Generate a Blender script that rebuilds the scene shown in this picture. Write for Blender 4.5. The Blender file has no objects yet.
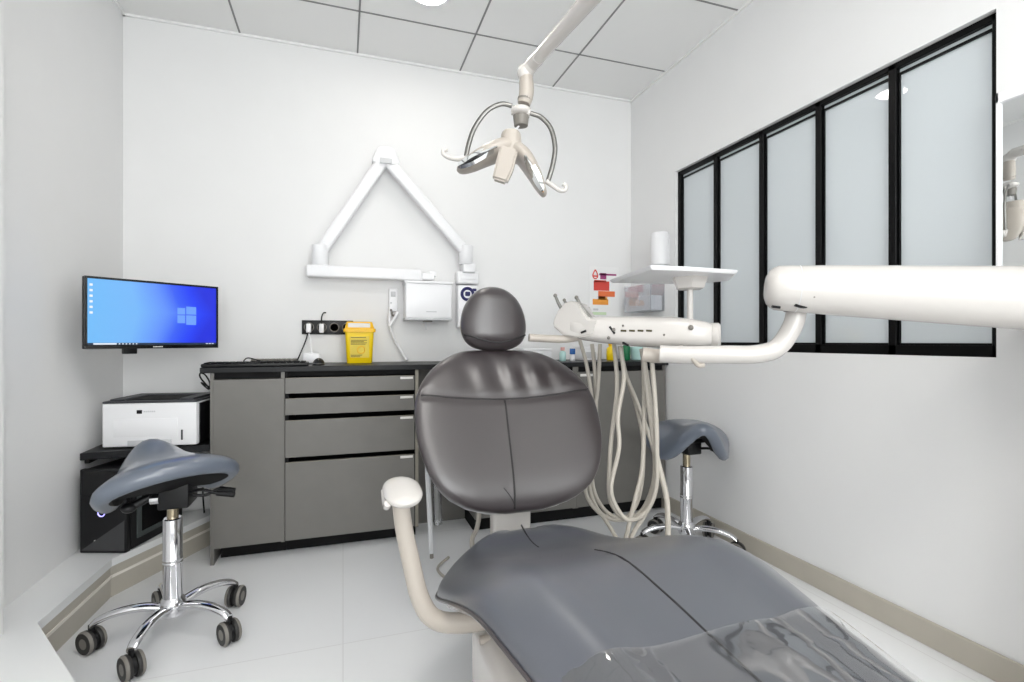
import bpy, bmesh, math, random
from mathutils import Vector, Matrix, Euler
random.seed(7)
SC = bpy.context.scene
COL = SC.collection
PI = math.pi

# ------------------------------------------------------------------ survey of the room
F, TH, CH = 507.0, math.atan(169/507.0), 1.02          # focal length in px, camera yaw, camera height
CT, ST = math.cos(TH), math.sin(TH)
def ray(u, v):
    a = (u-512)/F; b = (341-v)/F
    return Vector((ST+a*CT, CT-a*ST, b))
def at(u, v, d):                                        # survey point at depth d
    r = ray(u, v)*d
    return Vector((r.x, r.y, CH+r.z))
def aty(u, v, y):
    r = ray(u, v); r = r*(y/r.y)
    return Vector((r.x, r.y, CH+r.z))
def atx(u, v, x):
    r = ray(u, v); r = r*(x/r.x)
    return Vector((r.x, r.y, CH+r.z))
XL, XR, YB, YF, ZC = -1.044, 1.862, 3.021, -2.0, 2.657

# ------------------------------------------------------------------ materials
def lin(c):
    return tuple(((x/255)/12.92 if x/255 <= .04045 else ((x/255+.055)/1.055)**2.4) for x in c)
def mat(name, rgb, rough=.5, metal=0.0, spec=.5, coat=0.0, bump=0.0, bscale=200.0, var=0.0, vscale=4.0, emit=None, estr=1.0):
    m = bpy.data.materials.new(name); m.use_nodes = True
    nt = m.node_tree; b = nt.nodes['Principled BSDF']
    c = lin(rgb) + (1,)
    b.inputs['Base Color'].default_value = c
    b.inputs['Roughness'].default_value = rough
    b.inputs['Metallic'].default_value = metal
    b.inputs['Specular IOR Level'].default_value = spec
    b.inputs['Coat Weight'].default_value = coat
    b.inputs['Coat Roughness'].default_value = .08
    if emit:
        b.inputs['Emission Color'].default_value = lin(emit)+(1,)
        b.inputs['Emission Strength'].default_value = estr
    tc = nt.nodes.new('ShaderNodeTexCoord')
    if var:
        n = nt.nodes.new('ShaderNodeTexNoise'); n.inputs['Scale'].default_value = vscale; n.inputs['Detail'].default_value = 5
        nt.links.new(tc.outputs['Object'], n.inputs['Vector'])
        r = nt.nodes.new('ShaderNodeMapRange')
        r.inputs['From Min'].default_value = .3; r.inputs['From Max'].default_value = .7
        r.inputs['To Min'].default_value = 1-var; r.inputs['To Max'].default_value = 1+var
        nt.links.new(n.outputs['Fac'], r.inputs['Value'])
        mx = nt.nodes.new('ShaderNodeMix'); mx.data_type = 'RGBA'; mx.blend_type = 'MULTIPLY'; mx.inputs['Factor'].default_value = 1
        mx.inputs[6].default_value = c
        nt.links.new(r.outputs['Result'], mx.inputs[7])
        nt.links.new(mx.outputs[2], b.inputs['Base Color'])
    if bump:
        n2 = nt.nodes.new('ShaderNodeTexNoise'); n2.inputs['Scale'].default_value = bscale; n2.inputs['Detail'].default_value = 3
        nt.links.new(tc.outputs['Object'], n2.inputs['Vector'])
        bp = nt.nodes.new('ShaderNodeBump'); bp.inputs['Strength'].default_value = bump; bp.inputs['Distance'].default_value = .01
        nt.links.new(n2.outputs['Fac'], bp.inputs['Height'])
        nt.links.new(bp.outputs['Normal'], b.inputs['Normal'])
    return m
M = {}
M['wall']    = mat('wall_paint', (236,236,236), .7, bump=.05, bscale=350, var=.008)
M['ceil']    = mat('ceiling_tile', (240,240,239), .85, var=.01, vscale=2)
M['gap']     = mat('ceiling_joint', (140,140,140), .8)
M['skirt']   = mat('skirting_tile', (186,180,168), .35, var=.05, vscale=6)
M['ledge']   = mat('ledge_paint', (233,234,234), .45, var=.008)
M['strip']   = mat('ledge_strip', (236,231,222), .4)
M['cab']     = mat('cabinet_laminate', (112,110,106), .42, var=.03, vscale=14)
M['cabside'] = mat('cabinet_edge', (142,137,126), .5)
M['black']   = mat('black_plastic', (15,15,17), .4, spec=.35)
M['blackm']  = mat('black_matt', (12,12,13), .75, spec=.25)
M['blackg']  = mat('black_gloss', (12,12,14), .12)
M['top']     = mat('worktop_laminate', (21,22,25), .4, spec=.3, var=.08, vscale=30)
M['frame']   = mat('black_steel', (6,6,7), .35, spec=.15)
M['white']   = mat('white_plastic', (242,242,244), .3)
M['unit']    = mat('dental_enamel', (205,201,197), .25, coat=.3)
M['beige']   = mat('warm_grey_enamel', (178,170,161), .35)
M['hose']    = mat('hose_rubber', (184,178,168), .45)
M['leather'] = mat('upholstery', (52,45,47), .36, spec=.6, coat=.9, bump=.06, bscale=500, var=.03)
M['seatl']   = mat('seat_upholstery', (80,83,92), .34, spec=.7, coat=1.0, bump=.05, bscale=500, var=.03)  # backrest's vinyl again; its sheen is put into the lighter base colour
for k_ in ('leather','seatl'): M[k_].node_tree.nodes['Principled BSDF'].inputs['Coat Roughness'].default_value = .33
M['seam']    = mat('seam_thread', (38,36,38), .6)
M['stool']   = mat('stool_upholstery', (96,104,117), .34, spec=.6, coat=.6, bump=.05, bscale=500)
M['chrome']  = mat('chrome', (225,225,228), .08, 1.0)
M['brass']   = mat('piston_steel', (176,164,140), .25, 1.0)
M['steel']   = mat('brushed_steel', (128,127,124), .3, 1.0)
M['mirror']  = mat('mirror_silver', (240,242,242), .015, 1.0)
M['rubber']  = mat('caster_rubber', (42,41,40), .55)
M['greyp']   = mat('grey_plastic', (122,118,112), .45)
M['lgrey']   = mat('light_grey_plastic', (205,206,208), .4)
M['yellow']  = mat('yellow_plastic', (250,214,12), .35)
M['yellowd'] = mat('yellow_lid', (244,190,10), .35)
M['ylabel']  = mat('yellow_label', (226,200,70), .5)
M['paper']   = mat('paper', (240,240,240), .7)
M['ink']     = mat('print_ink', (70,64,40), .7)
M['navy']    = mat('navy_print', (28,28,92), .5)
M['purple']  = mat('purple_print', (158,62,120), .6)
M['red']     = mat('red_print', (214,72,62), .6)
M['orange']  = mat('orange_print', (232,118,66), .6)
M['amber']   = mat('amber_print', (238,158,62), .6)
M['pgreen']  = mat('pale_green_print', (206,226,190), .6)
M['green']   = mat('green_plastic', (22,116,72), .4)
M['mint']    = mat('mint_plastic', (190,226,222), .4)
M['blue']    = mat('blue_plastic', (20,90,160), .4)
M['pink']    = mat('pink_plastic', (234,178,170), .5)
M['tag']     = mat('label_tag', (226,224,220), .5)
M['led']     = mat('led_diffuser', (255,255,255), .5, emit=(255,252,247), estr=8)
M['spot']    = mat('downlight_diffuser', (255,255,255), .5, emit=(255,250,243), estr=28)
M['ring']    = mat('power_ring', (200,200,255), .4, emit=(150,140,255), estr=1.0)
M['ptop']    = mat('printer_grey', (62,63,68), .5)

def floor_mat():
    m = mat('floor_tile', (236,237,238), .34)
    nt = m.node_tree; b = nt.nodes['Principled BSDF']
    tc = nt.nodes.new('ShaderNodeTexCoord')
    br = nt.nodes.new('ShaderNodeTexBrick'); br.offset = 0
    br.inputs['Color1'].default_value = lin((236,237,238))+(1,); br.inputs['Color2'].default_value = lin((234,235,237))+(1,)
    br.inputs['Mortar'].default_value = lin((221,221,222))+(1,)
    br.inputs['Scale'].default_value = 1; br.inputs['Mortar Size'].default_value = .002
    br.inputs['Brick Width'].default_value = .9; br.inputs['Row Height'].default_value = .9
    nt.links.new(tc.outputs['Object'], br.inputs['Vector'])
    n = nt.nodes.new('ShaderNodeTexNoise'); n.inputs['Scale'].default_value = 1.7; n.inputs['Detail'].default_value = 8
    nt.links.new(tc.outputs['Object'], n.inputs['Vector'])
    r = nt.nodes.new('ShaderNodeMapRange'); r.inputs['To Min'].default_value = .95; r.inputs['To Max'].default_value = 1.03
    nt.links.new(n.outputs['Fac'], r.inputs['Value'])
    mx = nt.nodes.new('ShaderNodeMix'); mx.data_type = 'RGBA'; mx.blend_type = 'MULTIPLY'; mx.inputs['Factor'].default_value = 1
    nt.links.new(br.outputs['Color'], mx.inputs[6]); nt.links.new(r.outputs['Result'], mx.inputs[7])
    nt.links.new(mx.outputs[2], b.inputs['Base Color'])
    return m
M['floor'] = floor_mat()

def glass_mat():            # frosted pane: pale translucent sheet with a polished face
    m = mat('frosted_glass', (208,215,219), .55, coat=1.0)
    m.node_tree.nodes['Principled BSDF'].inputs['Coat Roughness'].default_value = .015
    return m
M['glass'] = glass_mat()

def clear_mat(name, tint, gloss, rough, bump, scale, milk=0):
    m = bpy.data.materials.new(name); m.use_nodes = True
    nt = m.node_tree; nt.nodes.clear()
    o = nt.nodes.new('ShaderNodeOutputMaterial')
    t = nt.nodes.new('ShaderNodeBsdfTransparent'); t.inputs['Color'].default_value = tint+(1,)
    g = nt.nodes.new('ShaderNodeBsdfGlossy'); g.inputs['Roughness'].default_value = rough; g.inputs['Color'].default_value = (1,1,1,1)
    fr = nt.nodes.new('ShaderNodeFresnel'); fr.inputs['IOR'].default_value = 1.5
    ma = nt.nodes.new('ShaderNodeMath'); ma.operation = 'MULTIPLY_ADD'; ma.inputs[1].default_value = gloss; ma.inputs[2].default_value = .03
    mx = nt.nodes.new('ShaderNodeMixShader')
    nt.links.new(fr.outputs[0], ma.inputs[0]); nt.links.new(ma.outputs[0], mx.inputs[0])
    nt.links.new(t.outputs[0], mx.inputs[1]); nt.links.new(g.outputs[0], mx.inputs[2]); nt.links.new(mx.outputs[0], o.inputs[0])
    if milk:
        df = nt.nodes.new('ShaderNodeBsdfDiffuse'); df.inputs[0].default_value = (.85,.85,.86,1)
        m2 = nt.nodes.new('ShaderNodeMixShader'); m2.inputs[0].default_value = milk
        nt.links.new(mx.outputs[0], m2.inputs[1]); nt.links.new(df.outputs[0], m2.inputs[2]); nt.links.new(m2.outputs[0], o.inputs[0])
    if bump:
        tc = nt.nodes.new('ShaderNodeTexCoord'); n = nt.nodes.new('ShaderNodeTexNoise')
        n.inputs['Scale'].default_value = scale; n.inputs['Detail'].default_value = 2; n.inputs['Distortion'].default_value = 1.2
        nt.links.new(tc.outputs['Object'], n.inputs['Vector'])
        bp = nt.nodes.new('ShaderNodeBump'); bp.inputs['Strength'].default_value = bump; bp.inputs['Distance'].default_value = .03
        nt.links.new(n.outputs['Fac'], bp.inputs['Height'])
        nt.links.new(bp.outputs[0], g.inputs['Normal']); nt.links.new(bp.outputs[0], fr.inputs['Normal'])
    return m
M['film']    = clear_mat('clear_film', (.95,.95,.96), 2.0, .05, .10, 5, .045)
M['winglass'] = clear_mat('clear_window_glass', (.98,.99,.99), .5, .01, 0, 1)
M['charcoal'] = mat('charcoal_plastic', (58,58,60), .4)
M['pcframe'] = mat('pc_window_trim', (74,80,80), .3)
M['acrylic'] = clear_mat('clear_acrylic', (.95,.96,.98), .25, .05, 0, 1, .10)
M['sleeve']  = clear_mat('clear_sleeve', (.90,.91,.93), 1.6, .1, 0, 1)

def screen_mat():
    m = bpy.data.materials.new('screen_picture'); m.use_nodes = True
    nt = m.node_tree; b = nt.nodes['Principled BSDF']
    b.inputs['Base Color'].default_value = (.005,.005,.01,1); b.inputs['Roughness'].default_value = .3
    tc = nt.nodes.new('ShaderNodeTexCoord'); sp = nt.nodes.new('ShaderNodeSeparateXYZ')
    nt.links.new(tc.outputs['UV'], sp.inputs[0])
    # darker towards the right; beams of light spread leftwards from the window mark
    cr = nt.nodes.new('ShaderNodeValToRGB')
    els = cr.color_ramp.elements
    els[0].position = 0; els[0].color = lin((104,178,236))+(1,)
    els[1].position = 1; els[1].color = lin((22,40,214))+(1,)
    for p, c in ((.35,(112,176,238)), (.58,(92,140,240)), (.72,(52,92,236)), (.88,(22,58,238))):
        e = els.new(p); e.color = lin(c)+(1,)
    # x + |y-.5| term
    su = nt.nodes.new('ShaderNodeMath'); su.operation = 'SUBTRACT'; su.inputs[1].default_value = .53
    ab = nt.nodes.new('ShaderNodeMath'); ab.operation = 'ABSOLUTE'
    mu = nt.nodes.new('ShaderNodeMath'); mu.operation = 'MULTIPLY'
    ad = nt.nodes.new('ShaderNodeMath'); ad.operation = 'ADD'
    sc = nt.nodes.new('ShaderNodeMath'); sc.operation = 'MULTIPLY'; sc.inputs[1].default_value = .42
    nt.links.new(sp.outputs[1], su.inputs[0]); nt.links.new(su.outputs[0], ab.inputs[0])
    nt.links.new(ab.outputs[0], sc.inputs[0]); nt.links.new(sc.outputs[0], mu.inputs[0]); nt.links.new(sp.outputs[0], mu.inputs[1])
    nt.links.new(mu.outputs[0], ad.inputs[0]); nt.links.new(sp.outputs[0], ad.inputs[1])
    nt.links.new(ad.outputs[0], cr.inputs[0])
    nt.links.new(cr.outputs[0], b.inputs['Emission Color']); b.inputs['Emission Strength'].default_value = .62
    return m
M['screen'] = screen_mat()
M['scrlogo'] = mat('screen_mark', (10,10,12), .4, emit=(108,160,246), estr=.58)
M['scrwhite'] = mat('screen_icon', (10,10,12), .4, emit=(236,240,248), estr=.6)
M['scrbar'] = mat('screen_taskbar', (8,8,12), .4, emit=(16,44,70), estr=.5)

# ------------------------------------------------------------------ mesh helpers (lists of world points and faces)
class MB:
    def __init__(s): s.v = []; s.f = []
    def add(s, vs, fs):
        o = len(s.v); s.v += [Vector(p) for p in vs]; s.f += [tuple(i+o for i in f) for f in fs]; return s
    def bm(s, b, T=None):
        b.verts.ensure_lookup_table()
        vs = [(T @ v.co) if T else v.co.copy() for v in b.verts]
        for i, v in enumerate(b.verts): v.index = i
        s.add(vs, [[v.index for v in f.verts] for f in b.faces]); b.free(); return s
    def box(s, x0, x1, y0, y1, z0, z1, bev=0.0, seg=2, T=None):
        b = bmesh.new(); bmesh.ops.create_cube(b, size=1)
        for v in b.verts:
            v.co = Vector(((x0+x1)/2+v.co.x*(x1-x0), (y0+y1)/2+v.co.y*(y1-y0), (z0+z1)/2+v.co.z*(z1-z0)))
        if bev: bmesh.ops.bevel(b, geom=b.edges[:], offset=bev, segments=seg, affect='EDGES', profile=.5)
        return s.bm(b, T)
    def prism(s, poly, z0, z1, bev=0.0, T=None, seg=2):
        b = bmesh.new(); n = len(poly)
        lo = [b.verts.new((p[0], p[1], z0)) for p in poly]; hi = [b.verts.new((p[0], p[1], z1)) for p in poly]
        b.faces.new(lo[::-1]); b.faces.new(hi)
        for i in range(n): b.faces.new((lo[i], lo[(i+1) % n], hi[(i+1) % n], hi[i]))
        bmesh.ops.recalc_face_normals(b, faces=b.faces[:])
        if bev: bmesh.ops.bevel(b, geom=b.edges[:], offset=bev, segments=seg, affect='EDGES', profile=.5)
        return s.bm(b, T)
    def loft(s, rings, cap=True, closed=False):
        n = len(rings[0]); vs = [p for r in rings for p in r]; fs = []
        m = len(rings)
        for i in range(m-1 if not closed else m):
            a = i*n; c = ((i+1) % m)*n
            for j in range(n):
                k = (j+1) % n; fs.append((a+j, a+k, c+k, c+j))
        if cap and not closed:
            fs.append(tuple(range(n))[::-1]); fs.append(tuple(range((m-1)*n, m*n)))
        return s.add(vs, fs)
    def tube(s, pts, r, n=12, smooth=0, cap=True, flat=None):
        pts = [Vector(p) for p in pts]
        if smooth: pts = spline(pts, smooth)
        m = len(pts)
        rad = r if callable(r) else (lambda t: r)
        tang = []
        for i in range(m):
            t = pts[min(i+1, m-1)] - pts[max(i-1, 0)]
            tang.append(t.normalized() if t.length > 1e-9 else Vector((0,0,1)))
        up = Vector((0,0,1)) if abs(tang[0].z) < .9 else Vector((0,1,0))
        nx = tang[0].cross(up).normalized(); rings = []
        for i in range(m):
            nx = (nx - tang[i]*nx.dot(tang[i])).normalized(); ny = tang[i].cross(nx)
            R = rad(i/(m-1)); fl = flat or 1.0
            rings.append([pts[i] + nx*(R*math.cos(2*PI*j/n)) + ny*(R*fl*math.sin(2*PI*j/n)) for j in range(n)])
        return s.loft(rings, cap)
    def lathe(s, prof, n=24, T=None, axis_at=(0,0,0)):
        rings = [[Vector((axis_at[0]+r*math.cos(2*PI*j/n), axis_at[1]+r*math.sin(2*PI*j/n), axis_at[2]+z)) for j in range(n)] for r, z in prof]
        if T: rings = [[T @ p for p in r] for r in rings]
        return s.loft(rings)
    def ball(s, c, rx, ry=None, rz=None, T=None, u=20, v=12):
        b = bmesh.new(); bmesh.ops.create_uvsphere(b, u_segments=u, v_segments=v, radius=1)
        D = Matrix.Translation(Vector(c)) @ (T or Matrix()) @ Matrix.Diagonal((rx, ry or rx, rz or rx, 1))
        return s.bm(b, D)
def spline(p, k):
    out = []; n = len(p)
    for i in range(n-1):
        a = p[max(i-1,0)]; b = p[i]; c = p[i+1]; d = p[min(i+2,n-1)]
        for j in range(k):
            t = j/k
            out.append(.5*((2*b)+(c-a)*t+(2*a-5*b+4*c-d)*t*t+(3*b-a-3*c+d)*t**3))
    out.append(p[-1]); return out
def interp(tab, x):
    if x <= tab[0][0]: return tab[0][1]
    for i in range(len(tab)-1):
        (x0,y0),(x1,y1) = tab[i], tab[i+1]
        if x <= x1:
            t = (x-x0)/(x1-x0)
            m0 = (y1-tab[i-1][1])/(x1-tab[i-1][0]) if i > 0 else (y1-y0)/(x1-x0)
            m1 = (tab[i+2][1]-y0)/(tab[i+2][0]-x0) if i+2 < len(tab) else (y1-y0)/(x1-x0)
            h = x1-x0
            return (2*t**3-3*t*t+1)*y0+(t**3-2*t*t+t)*h*m0+(-2*t**3+3*t*t)*y1+(t**3-t*t)*h*m1
    return tab[-1][1]

BASE = {}                                                # world base of every root, by name
def thing(name, label, cat, loc=(0,0,0), group=None):
    o = bpy.data.objects.new(name, None); COL.objects.link(o)
    o.location = loc; o.empty_display_size = .05
    o['label'] = label; o['category'] = cat
    if group: o['group'] = group
    BASE[o.name] = Vector(loc); return o
def root_of(o):
    while o.parent: o = o.parent
    return o
def obj(name, mb, m, parent=None, smooth=True, angle=40, label=None, base=None):
    off = Vector((0,0,0))
    if parent is not None: off = BASE[root_of(parent).name]
    elif base is not None: off = Vector(base)
    me = bpy.data.meshes.new(name)
    me.from_pydata([tuple(v-off) for v in mb.v], [], mb.f); me.update()
    b = bmesh.new(); b.from_mesh(me); bmesh.ops.recalc_face_normals(b, faces=b.faces[:]); b.to_mesh(me); b.free()
    me.materials.append(M[m] if isinstance(m, str) else m)
    o = bpy.data.objects.new(name, me); COL.objects.link(o)
    if smooth:
        for p in me.polygons: p.use_smooth = True
        me.set_sharp_from_angle(angle=math.radians(angle))
    if parent is not None: o.parent = parent
    else: o.location = off
    if label: o['label'] = label
    return o
def single(name, mb, m, label, cat, base, group=None, **k):
    o = obj(name, mb, m, None, base=base, **k); o['label'] = label; o['category'] = cat
    if group: o['group'] = group
    BASE[o.name] = Vector(base); return o
def struct(name, mb, m, **k):
    k.setdefault('smooth', False)
    o = obj(name, mb, m, None, **k); o['kind'] = 'structure'; BASE[o.name] = Vector((0,0,0)); return o
def copy_tree(o, parent=None):
    c = o.copy(); COL.objects.link(c)
    if parent is not None: c.parent = parent
    for ch in list(o.children): copy_tree(ch, c)
    return c
def text_mesh(txt, size, T, name, m, parent, font_extrude=.0004):
    cu = bpy.data.curves.new('lettering', 'FONT'); cu.body = txt; cu.size = size; cu.extrude = font_extrude; cu.align_x = 'CENTER'; cu.align_y = 'CENTER'
    o = bpy.data.objects.new('lettering', cu); COL.objects.link(o)
    bpy.context.view_layer.update()
    me = bpy.data.meshes.new_from_object(o.evaluated_get(bpy.context.evaluated_depsgraph_get()))
    bpy.data.objects.remove(o)
    mb = MB().add([T @ v.co for v in me.vertices], [list(p.vertices) for p in me.polygons])
    return obj(name, mb, m, parent, smooth=False)
def frame_T(o, x, z=None):                               # matrix: origin, x axis, z (facing) axis
    x = Vector(x).normalized(); z = Vector(z).normalized(); y = z.cross(x).normalized(); z = x.cross(y)
    return Matrix(((x.x,y.x,z.x,o[0]),(x.y,y.y,z.y,o[1]),(x.z,y.z,z.z,o[2]),(0,0,0,1)))

# ================================================================== THE SETTING
struct('floor', MB().box(XL-.1, XR+.2, YF-.1, YB+.1, -.1, 0), 'floor')
struct('ceiling', MB().box(XL-.1, XR+.2, YF-.1, YB+.1, ZC, ZC+.1), 'ceil')
g = MB()
for x in (-.52, .078, .672, 1.28): g.box(x-.0045, x+.0045, YF, YB, ZC-.0025, ZC+.001)
for k in range(8):
    y = 2.625-.6*k
    if y > YF: g.box(XL, XR, y-.0045, y+.0045, ZC-.0025, ZC+.001)
struct('trim_1', g, 'gap')
e = MB()
e.box(XL, XR, YB-.012, YB, ZC-.012, ZC); e.box(XR-.012, XR, YF, YB, ZC-.012, ZC); e.box(XL, XL+.012, YF, YB, ZC-.012, ZC)
struct('trim_2', e, 'ceil')
struct('wall_back', MB().box(XL-.1, XR+.2, YB, YB+.1, 0, ZC), 'wall')
struct('wall_left', MB().box(XL-.1, XL, YF, YB, 0, ZC).box(XL, -.954, .6, 1.90, 0, ZC), 'wall')
FX0, FX1, FZ0, FZ1 = -.75, 1.55, .55, 2.45
struct('wall_front', MB().box(XL-.1, FX0, YF-.1, YF, 0, ZC).box(FX1, XR+.2, YF-.1, YF, 0, ZC).box(FX0, FX1, YF-.1, YF, 0, FZ0).box(FX0, FX1, YF-.1, YF, FZ1, ZC), 'wall')
w2 = MB()  # unseen window behind the camera, added to let in fill daylight
for a,b_,c,d in ((FX0,FX1,FZ0,FZ0+.05),(FX0,FX1,FZ1-.05,FZ1),(FX0,FX0+.05,FZ0,FZ1),(FX1-.05,FX1,FZ0,FZ1),(.375,.425,FZ0,FZ1)): w2.box(a,b_,YF-.08,YF-.03,c,d)
w2o = struct('window_2', w2, 'white')
obj('pane', MB().box(FX0+.05,.375,YF-.058,YF-.052,FZ0+.05,FZ1-.05).box(.425,FX1-.05,YF-.058,YF-.052,FZ0+.05,FZ1-.05), 'winglass', w2o, smooth=False)
pl = bpy.data.lights.new('window_daylight','AREA'); pl.shape = 'RECTANGLE'; pl.size = FX1-FX0; pl.size_y = FZ1-FZ0; pl.cycles.is_portal = True  # sky portal for the added window
plo = bpy.data.objects.new('window_daylight', pl); COL.objects.link(plo); plo.location = ((FX0+FX1)/2, YF-.12, (FZ0+FZ1)/2); plo.rotation_euler = (PI/2,0,0)
WY0, WY1, WZ0, WZ1 = .985, 2.54, .97, 2.02               # window opening in the right wall
w = MB()
w.box(XR, XR+.14, YF, WY0, 0, ZC); w.box(XR, XR+.14, WY1, YB, 0, ZC)
w.box(XR, XR+.14, WY0, WY1, 0, WZ0); w.box(XR, XR+.14, WY0, WY1, WZ1, ZC)
w.box(XR+.12, XR+.14, WY0, WY1, WZ0, WZ1)
struct('wall_right', w, 'wall')
struct('baseboard_right', MB().box(XR-.010, XR, YF, YB-.001, 0, .086, .002, 1), 'skirt')
struct('baseboard_back', MB().box(XL, XR, YB-.010, YB, 0, .086, .002, 1), 'skirt')
# window_1: five frosted panes in a black steel frame
wf = MB(); fx0, fx1 = XR+.020, XR+.062
wf.box(fx0, fx1, WY0, WY1, WZ1-.022, WZ1, .002, 1); wf.box(fx0, fx1, WY0, WY1, WZ0, WZ0+.036, .002, 1)
wf.box(fx0, fx1, WY0, WY0+.022, WZ0, WZ1, .002, 1); wf.box(fx0, fx1, WY1-.026, WY1, WZ0, WZ1, .002, 1)
mull = [2.222, 1.909, 1.605, 1.304]
for y in mull: wf.box(fx0, fx1, y-.014, y+.014, WZ0, WZ1, .002, 1)
win = struct('window_1', wf, 'frame')
ys = [WY1-.026]+[q for y in mull for q in (y+.014, y-.014)]+[WY0+.022]
for i in range(5):
    y1, y0 = ys[2*i], ys[2*i+1]
    obj('pane', MB().box(XR+.040, XR+.050, y0-.004, y1+.004, WZ0+.03, WZ1-.018), 'glass', win, smooth=False)
    bd = MB()
    for (a,b,c,d) in ((y0,y1,WZ1-.045,WZ1-.038),(y0,y1,WZ0+.036,WZ0+.043),(y0,y0+.005,WZ0+.036,WZ1-.038),(y1-.005,y1,WZ0+.036,WZ1-.038)):
        bd.box(XR+.030, XR+.041, a, b, c, d)
    obj('glazing_bead', bd, 'frame', win, smooth=False)
# raised tiled ledge along the left wall
top = [(XL,2.98),(-.58,2.98),(-.629,2.876),(-.873,2.419),(-.893,1.944),(-.647,1.576),(-.42,1.24),(XL,1.1)]
struct('trim_3', MB().prism(top, .122, .152), 'ledge')
ins = lambda d: [(XL,2.98),(-.58-d,2.98),(-.629-d,2.876+d*.4),(-.873-d,2.419),(-.893-d,1.944-d*.3),(-.647-d,1.576-d*.6),(-.42-d,1.24-d*.6),(XL,1.1)]
struct('trim_4', MB().prism(ins(.004), .087, .122).prism(ins(.004), 0, .076), 'skirt')
struct('trim_5', MB().prism(ins(.0), .076, .087), 'strip')

# ceiling lights: the downlight, then two added fill panels
def downlight(x, y, label):
    t = thing('downlight', label, 'ceiling light', (x, y, ZC-.012), 'round recessed downlights')
    obj('bezel', MB().loft([[Vector((x+r*math.cos(2*PI*j/32), y+r*math.sin(2*PI*j/32), ZC-.012+z)) for j in range(32)] for r, z in [(.082,0),(.095,0),(.098,.008),(.098,.0118),(.082,.0118)]], closed=True), 'white', t)
    obj('diffuser', MB().lathe([(.0815,.002),(.0815,.010)], 32, None, (x,y,ZC-.012)), M['spot'], t)
downlight(.385, 2.372, 'round white recessed downlight in the ceiling above the headrest')
FILL_PANELS = [(.375, .525, 'square glowing light panel set in the ceiling over the foot of the chair'),
          (.375, -.675, 'square glowing light panel set in the ceiling nearer the front window')]  # out-of-view glowing panels, added to brighten the room
for x, y, lb in FILL_PANELS:
    t = thing('light_panel', lb, 'ceiling light', (x, y, ZC-.014), 'square ceiling light panels')
    fr = MB()
    for a,b,c,d in ((-.295,.295,-.295,-.275),(-.295,.295,.275,.295),(-.295,-.275,-.275,.275),(.275,.295,-.275,.275)):
        fr.box(x+a,x+b,y+c,y+d,ZC-.013,ZC-.0005)
    obj('panel_frame', fr, 'white', t, smooth=False)
    obj('diffuser', MB().box(x-.275,x+.275,y-.275,y+.275,ZC-.009,ZC-.004), 'led', t, smooth=False)

# ================================================================== WALL CABINETS
FY = 2.613
def shell(mb, x0, x1, thick=.016, y1=3.008, bottom=.07, floor_l=False, floor_r=False):
    mb.box(x0, x0+thick, FY+.002, y1, 0 if floor_l else bottom, .874)
    mb.box(x1-thick, x1, FY+.002, y1, 0 if floor_r else bottom, .874)
    mb.box(x0+thick, x1-thick, FY+.02, y1, bottom, bottom+.016)
    mb.box(x0+thick, x1-thick, y1-.008, y1, bottom+.016, .874)
    return mb
t = thing('base_cabinet', 'grey base cabinet with one tall door at the left end of the counter', 'cabinet', (-.416, 2.8, 0), 'grey base cabinets')
obj('carcass', shell(MB(), -.572, -.262, floor_l=True), 'cab', t, smooth=False)
obj('top_rail', MB().box(-.556, -.278, FY+.012, FY+.03, .846, .874), 'blackm', t, smooth=False)
obj('plinth', MB().box(-.545, -.262, 2.695, 2.71, 0, .0695), 'blackm', t, smooth=False)
obj('door', MB().box(-.560, -.2635, FY, FY+.018, .074, .843, .0015, 1), 'cab', t, smooth=False)
t = thing('drawer_unit', 'grey base unit with a stack of four drawers left of the chair back', 'drawer unit', (.045, 2.8, 0))
obj('carcass', shell(MB(), -.261, .362), 'blackm', t, smooth=False)
obj('end_panel', MB().box(.350, .366, FY, FY+.0015, .07, .874), 'cabside', t, smooth=False)
obj('plinth', MB().box(-.261, .362, 2.695, 2.71, 0, .0695), 'blackm', t, smooth=False)
obj('top_rail', MB().box(-.245, .346, FY+.012, FY+.03, .852, .874), 'blackm', t, smooth=False)
for z0, z1 in ((.770,.845),(.668,.747),(.466,.643),(.074,.444)):
    d = obj('drawer', MB().box(-.2595, .346, FY, FY+.018, z0, z1, .0015, 1), 'cab', t, smooth=False)
    obj('finger_strip', MB().box(-.258, .345, FY-.001, FY+.012, z1-.003, z1, .0005, 1), 'cabside', d, smooth=False, label='paler top edge of the drawer front')
    obj('label_holder', MB().box(.275, .338, FY-.0025, FY, z1-.018, z1-.006, .0008, 1), 'tag', d, smooth=False, label='small white label tag')
t = thing('knee_panel', 'dark grey panel closing the knee space behind the chair back', 'panel', (.51, 2.86, 0))
obj('panel_board', MB().box(.363, .664, 2.850, 2.868, 0, .874), 'cab', t, smooth=False)
obj('edge_strip', MB().box(.363, .380, 2.842, 2.850, 0, .874), 'cabside', t, smooth=False, label='paler edge strip')
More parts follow.
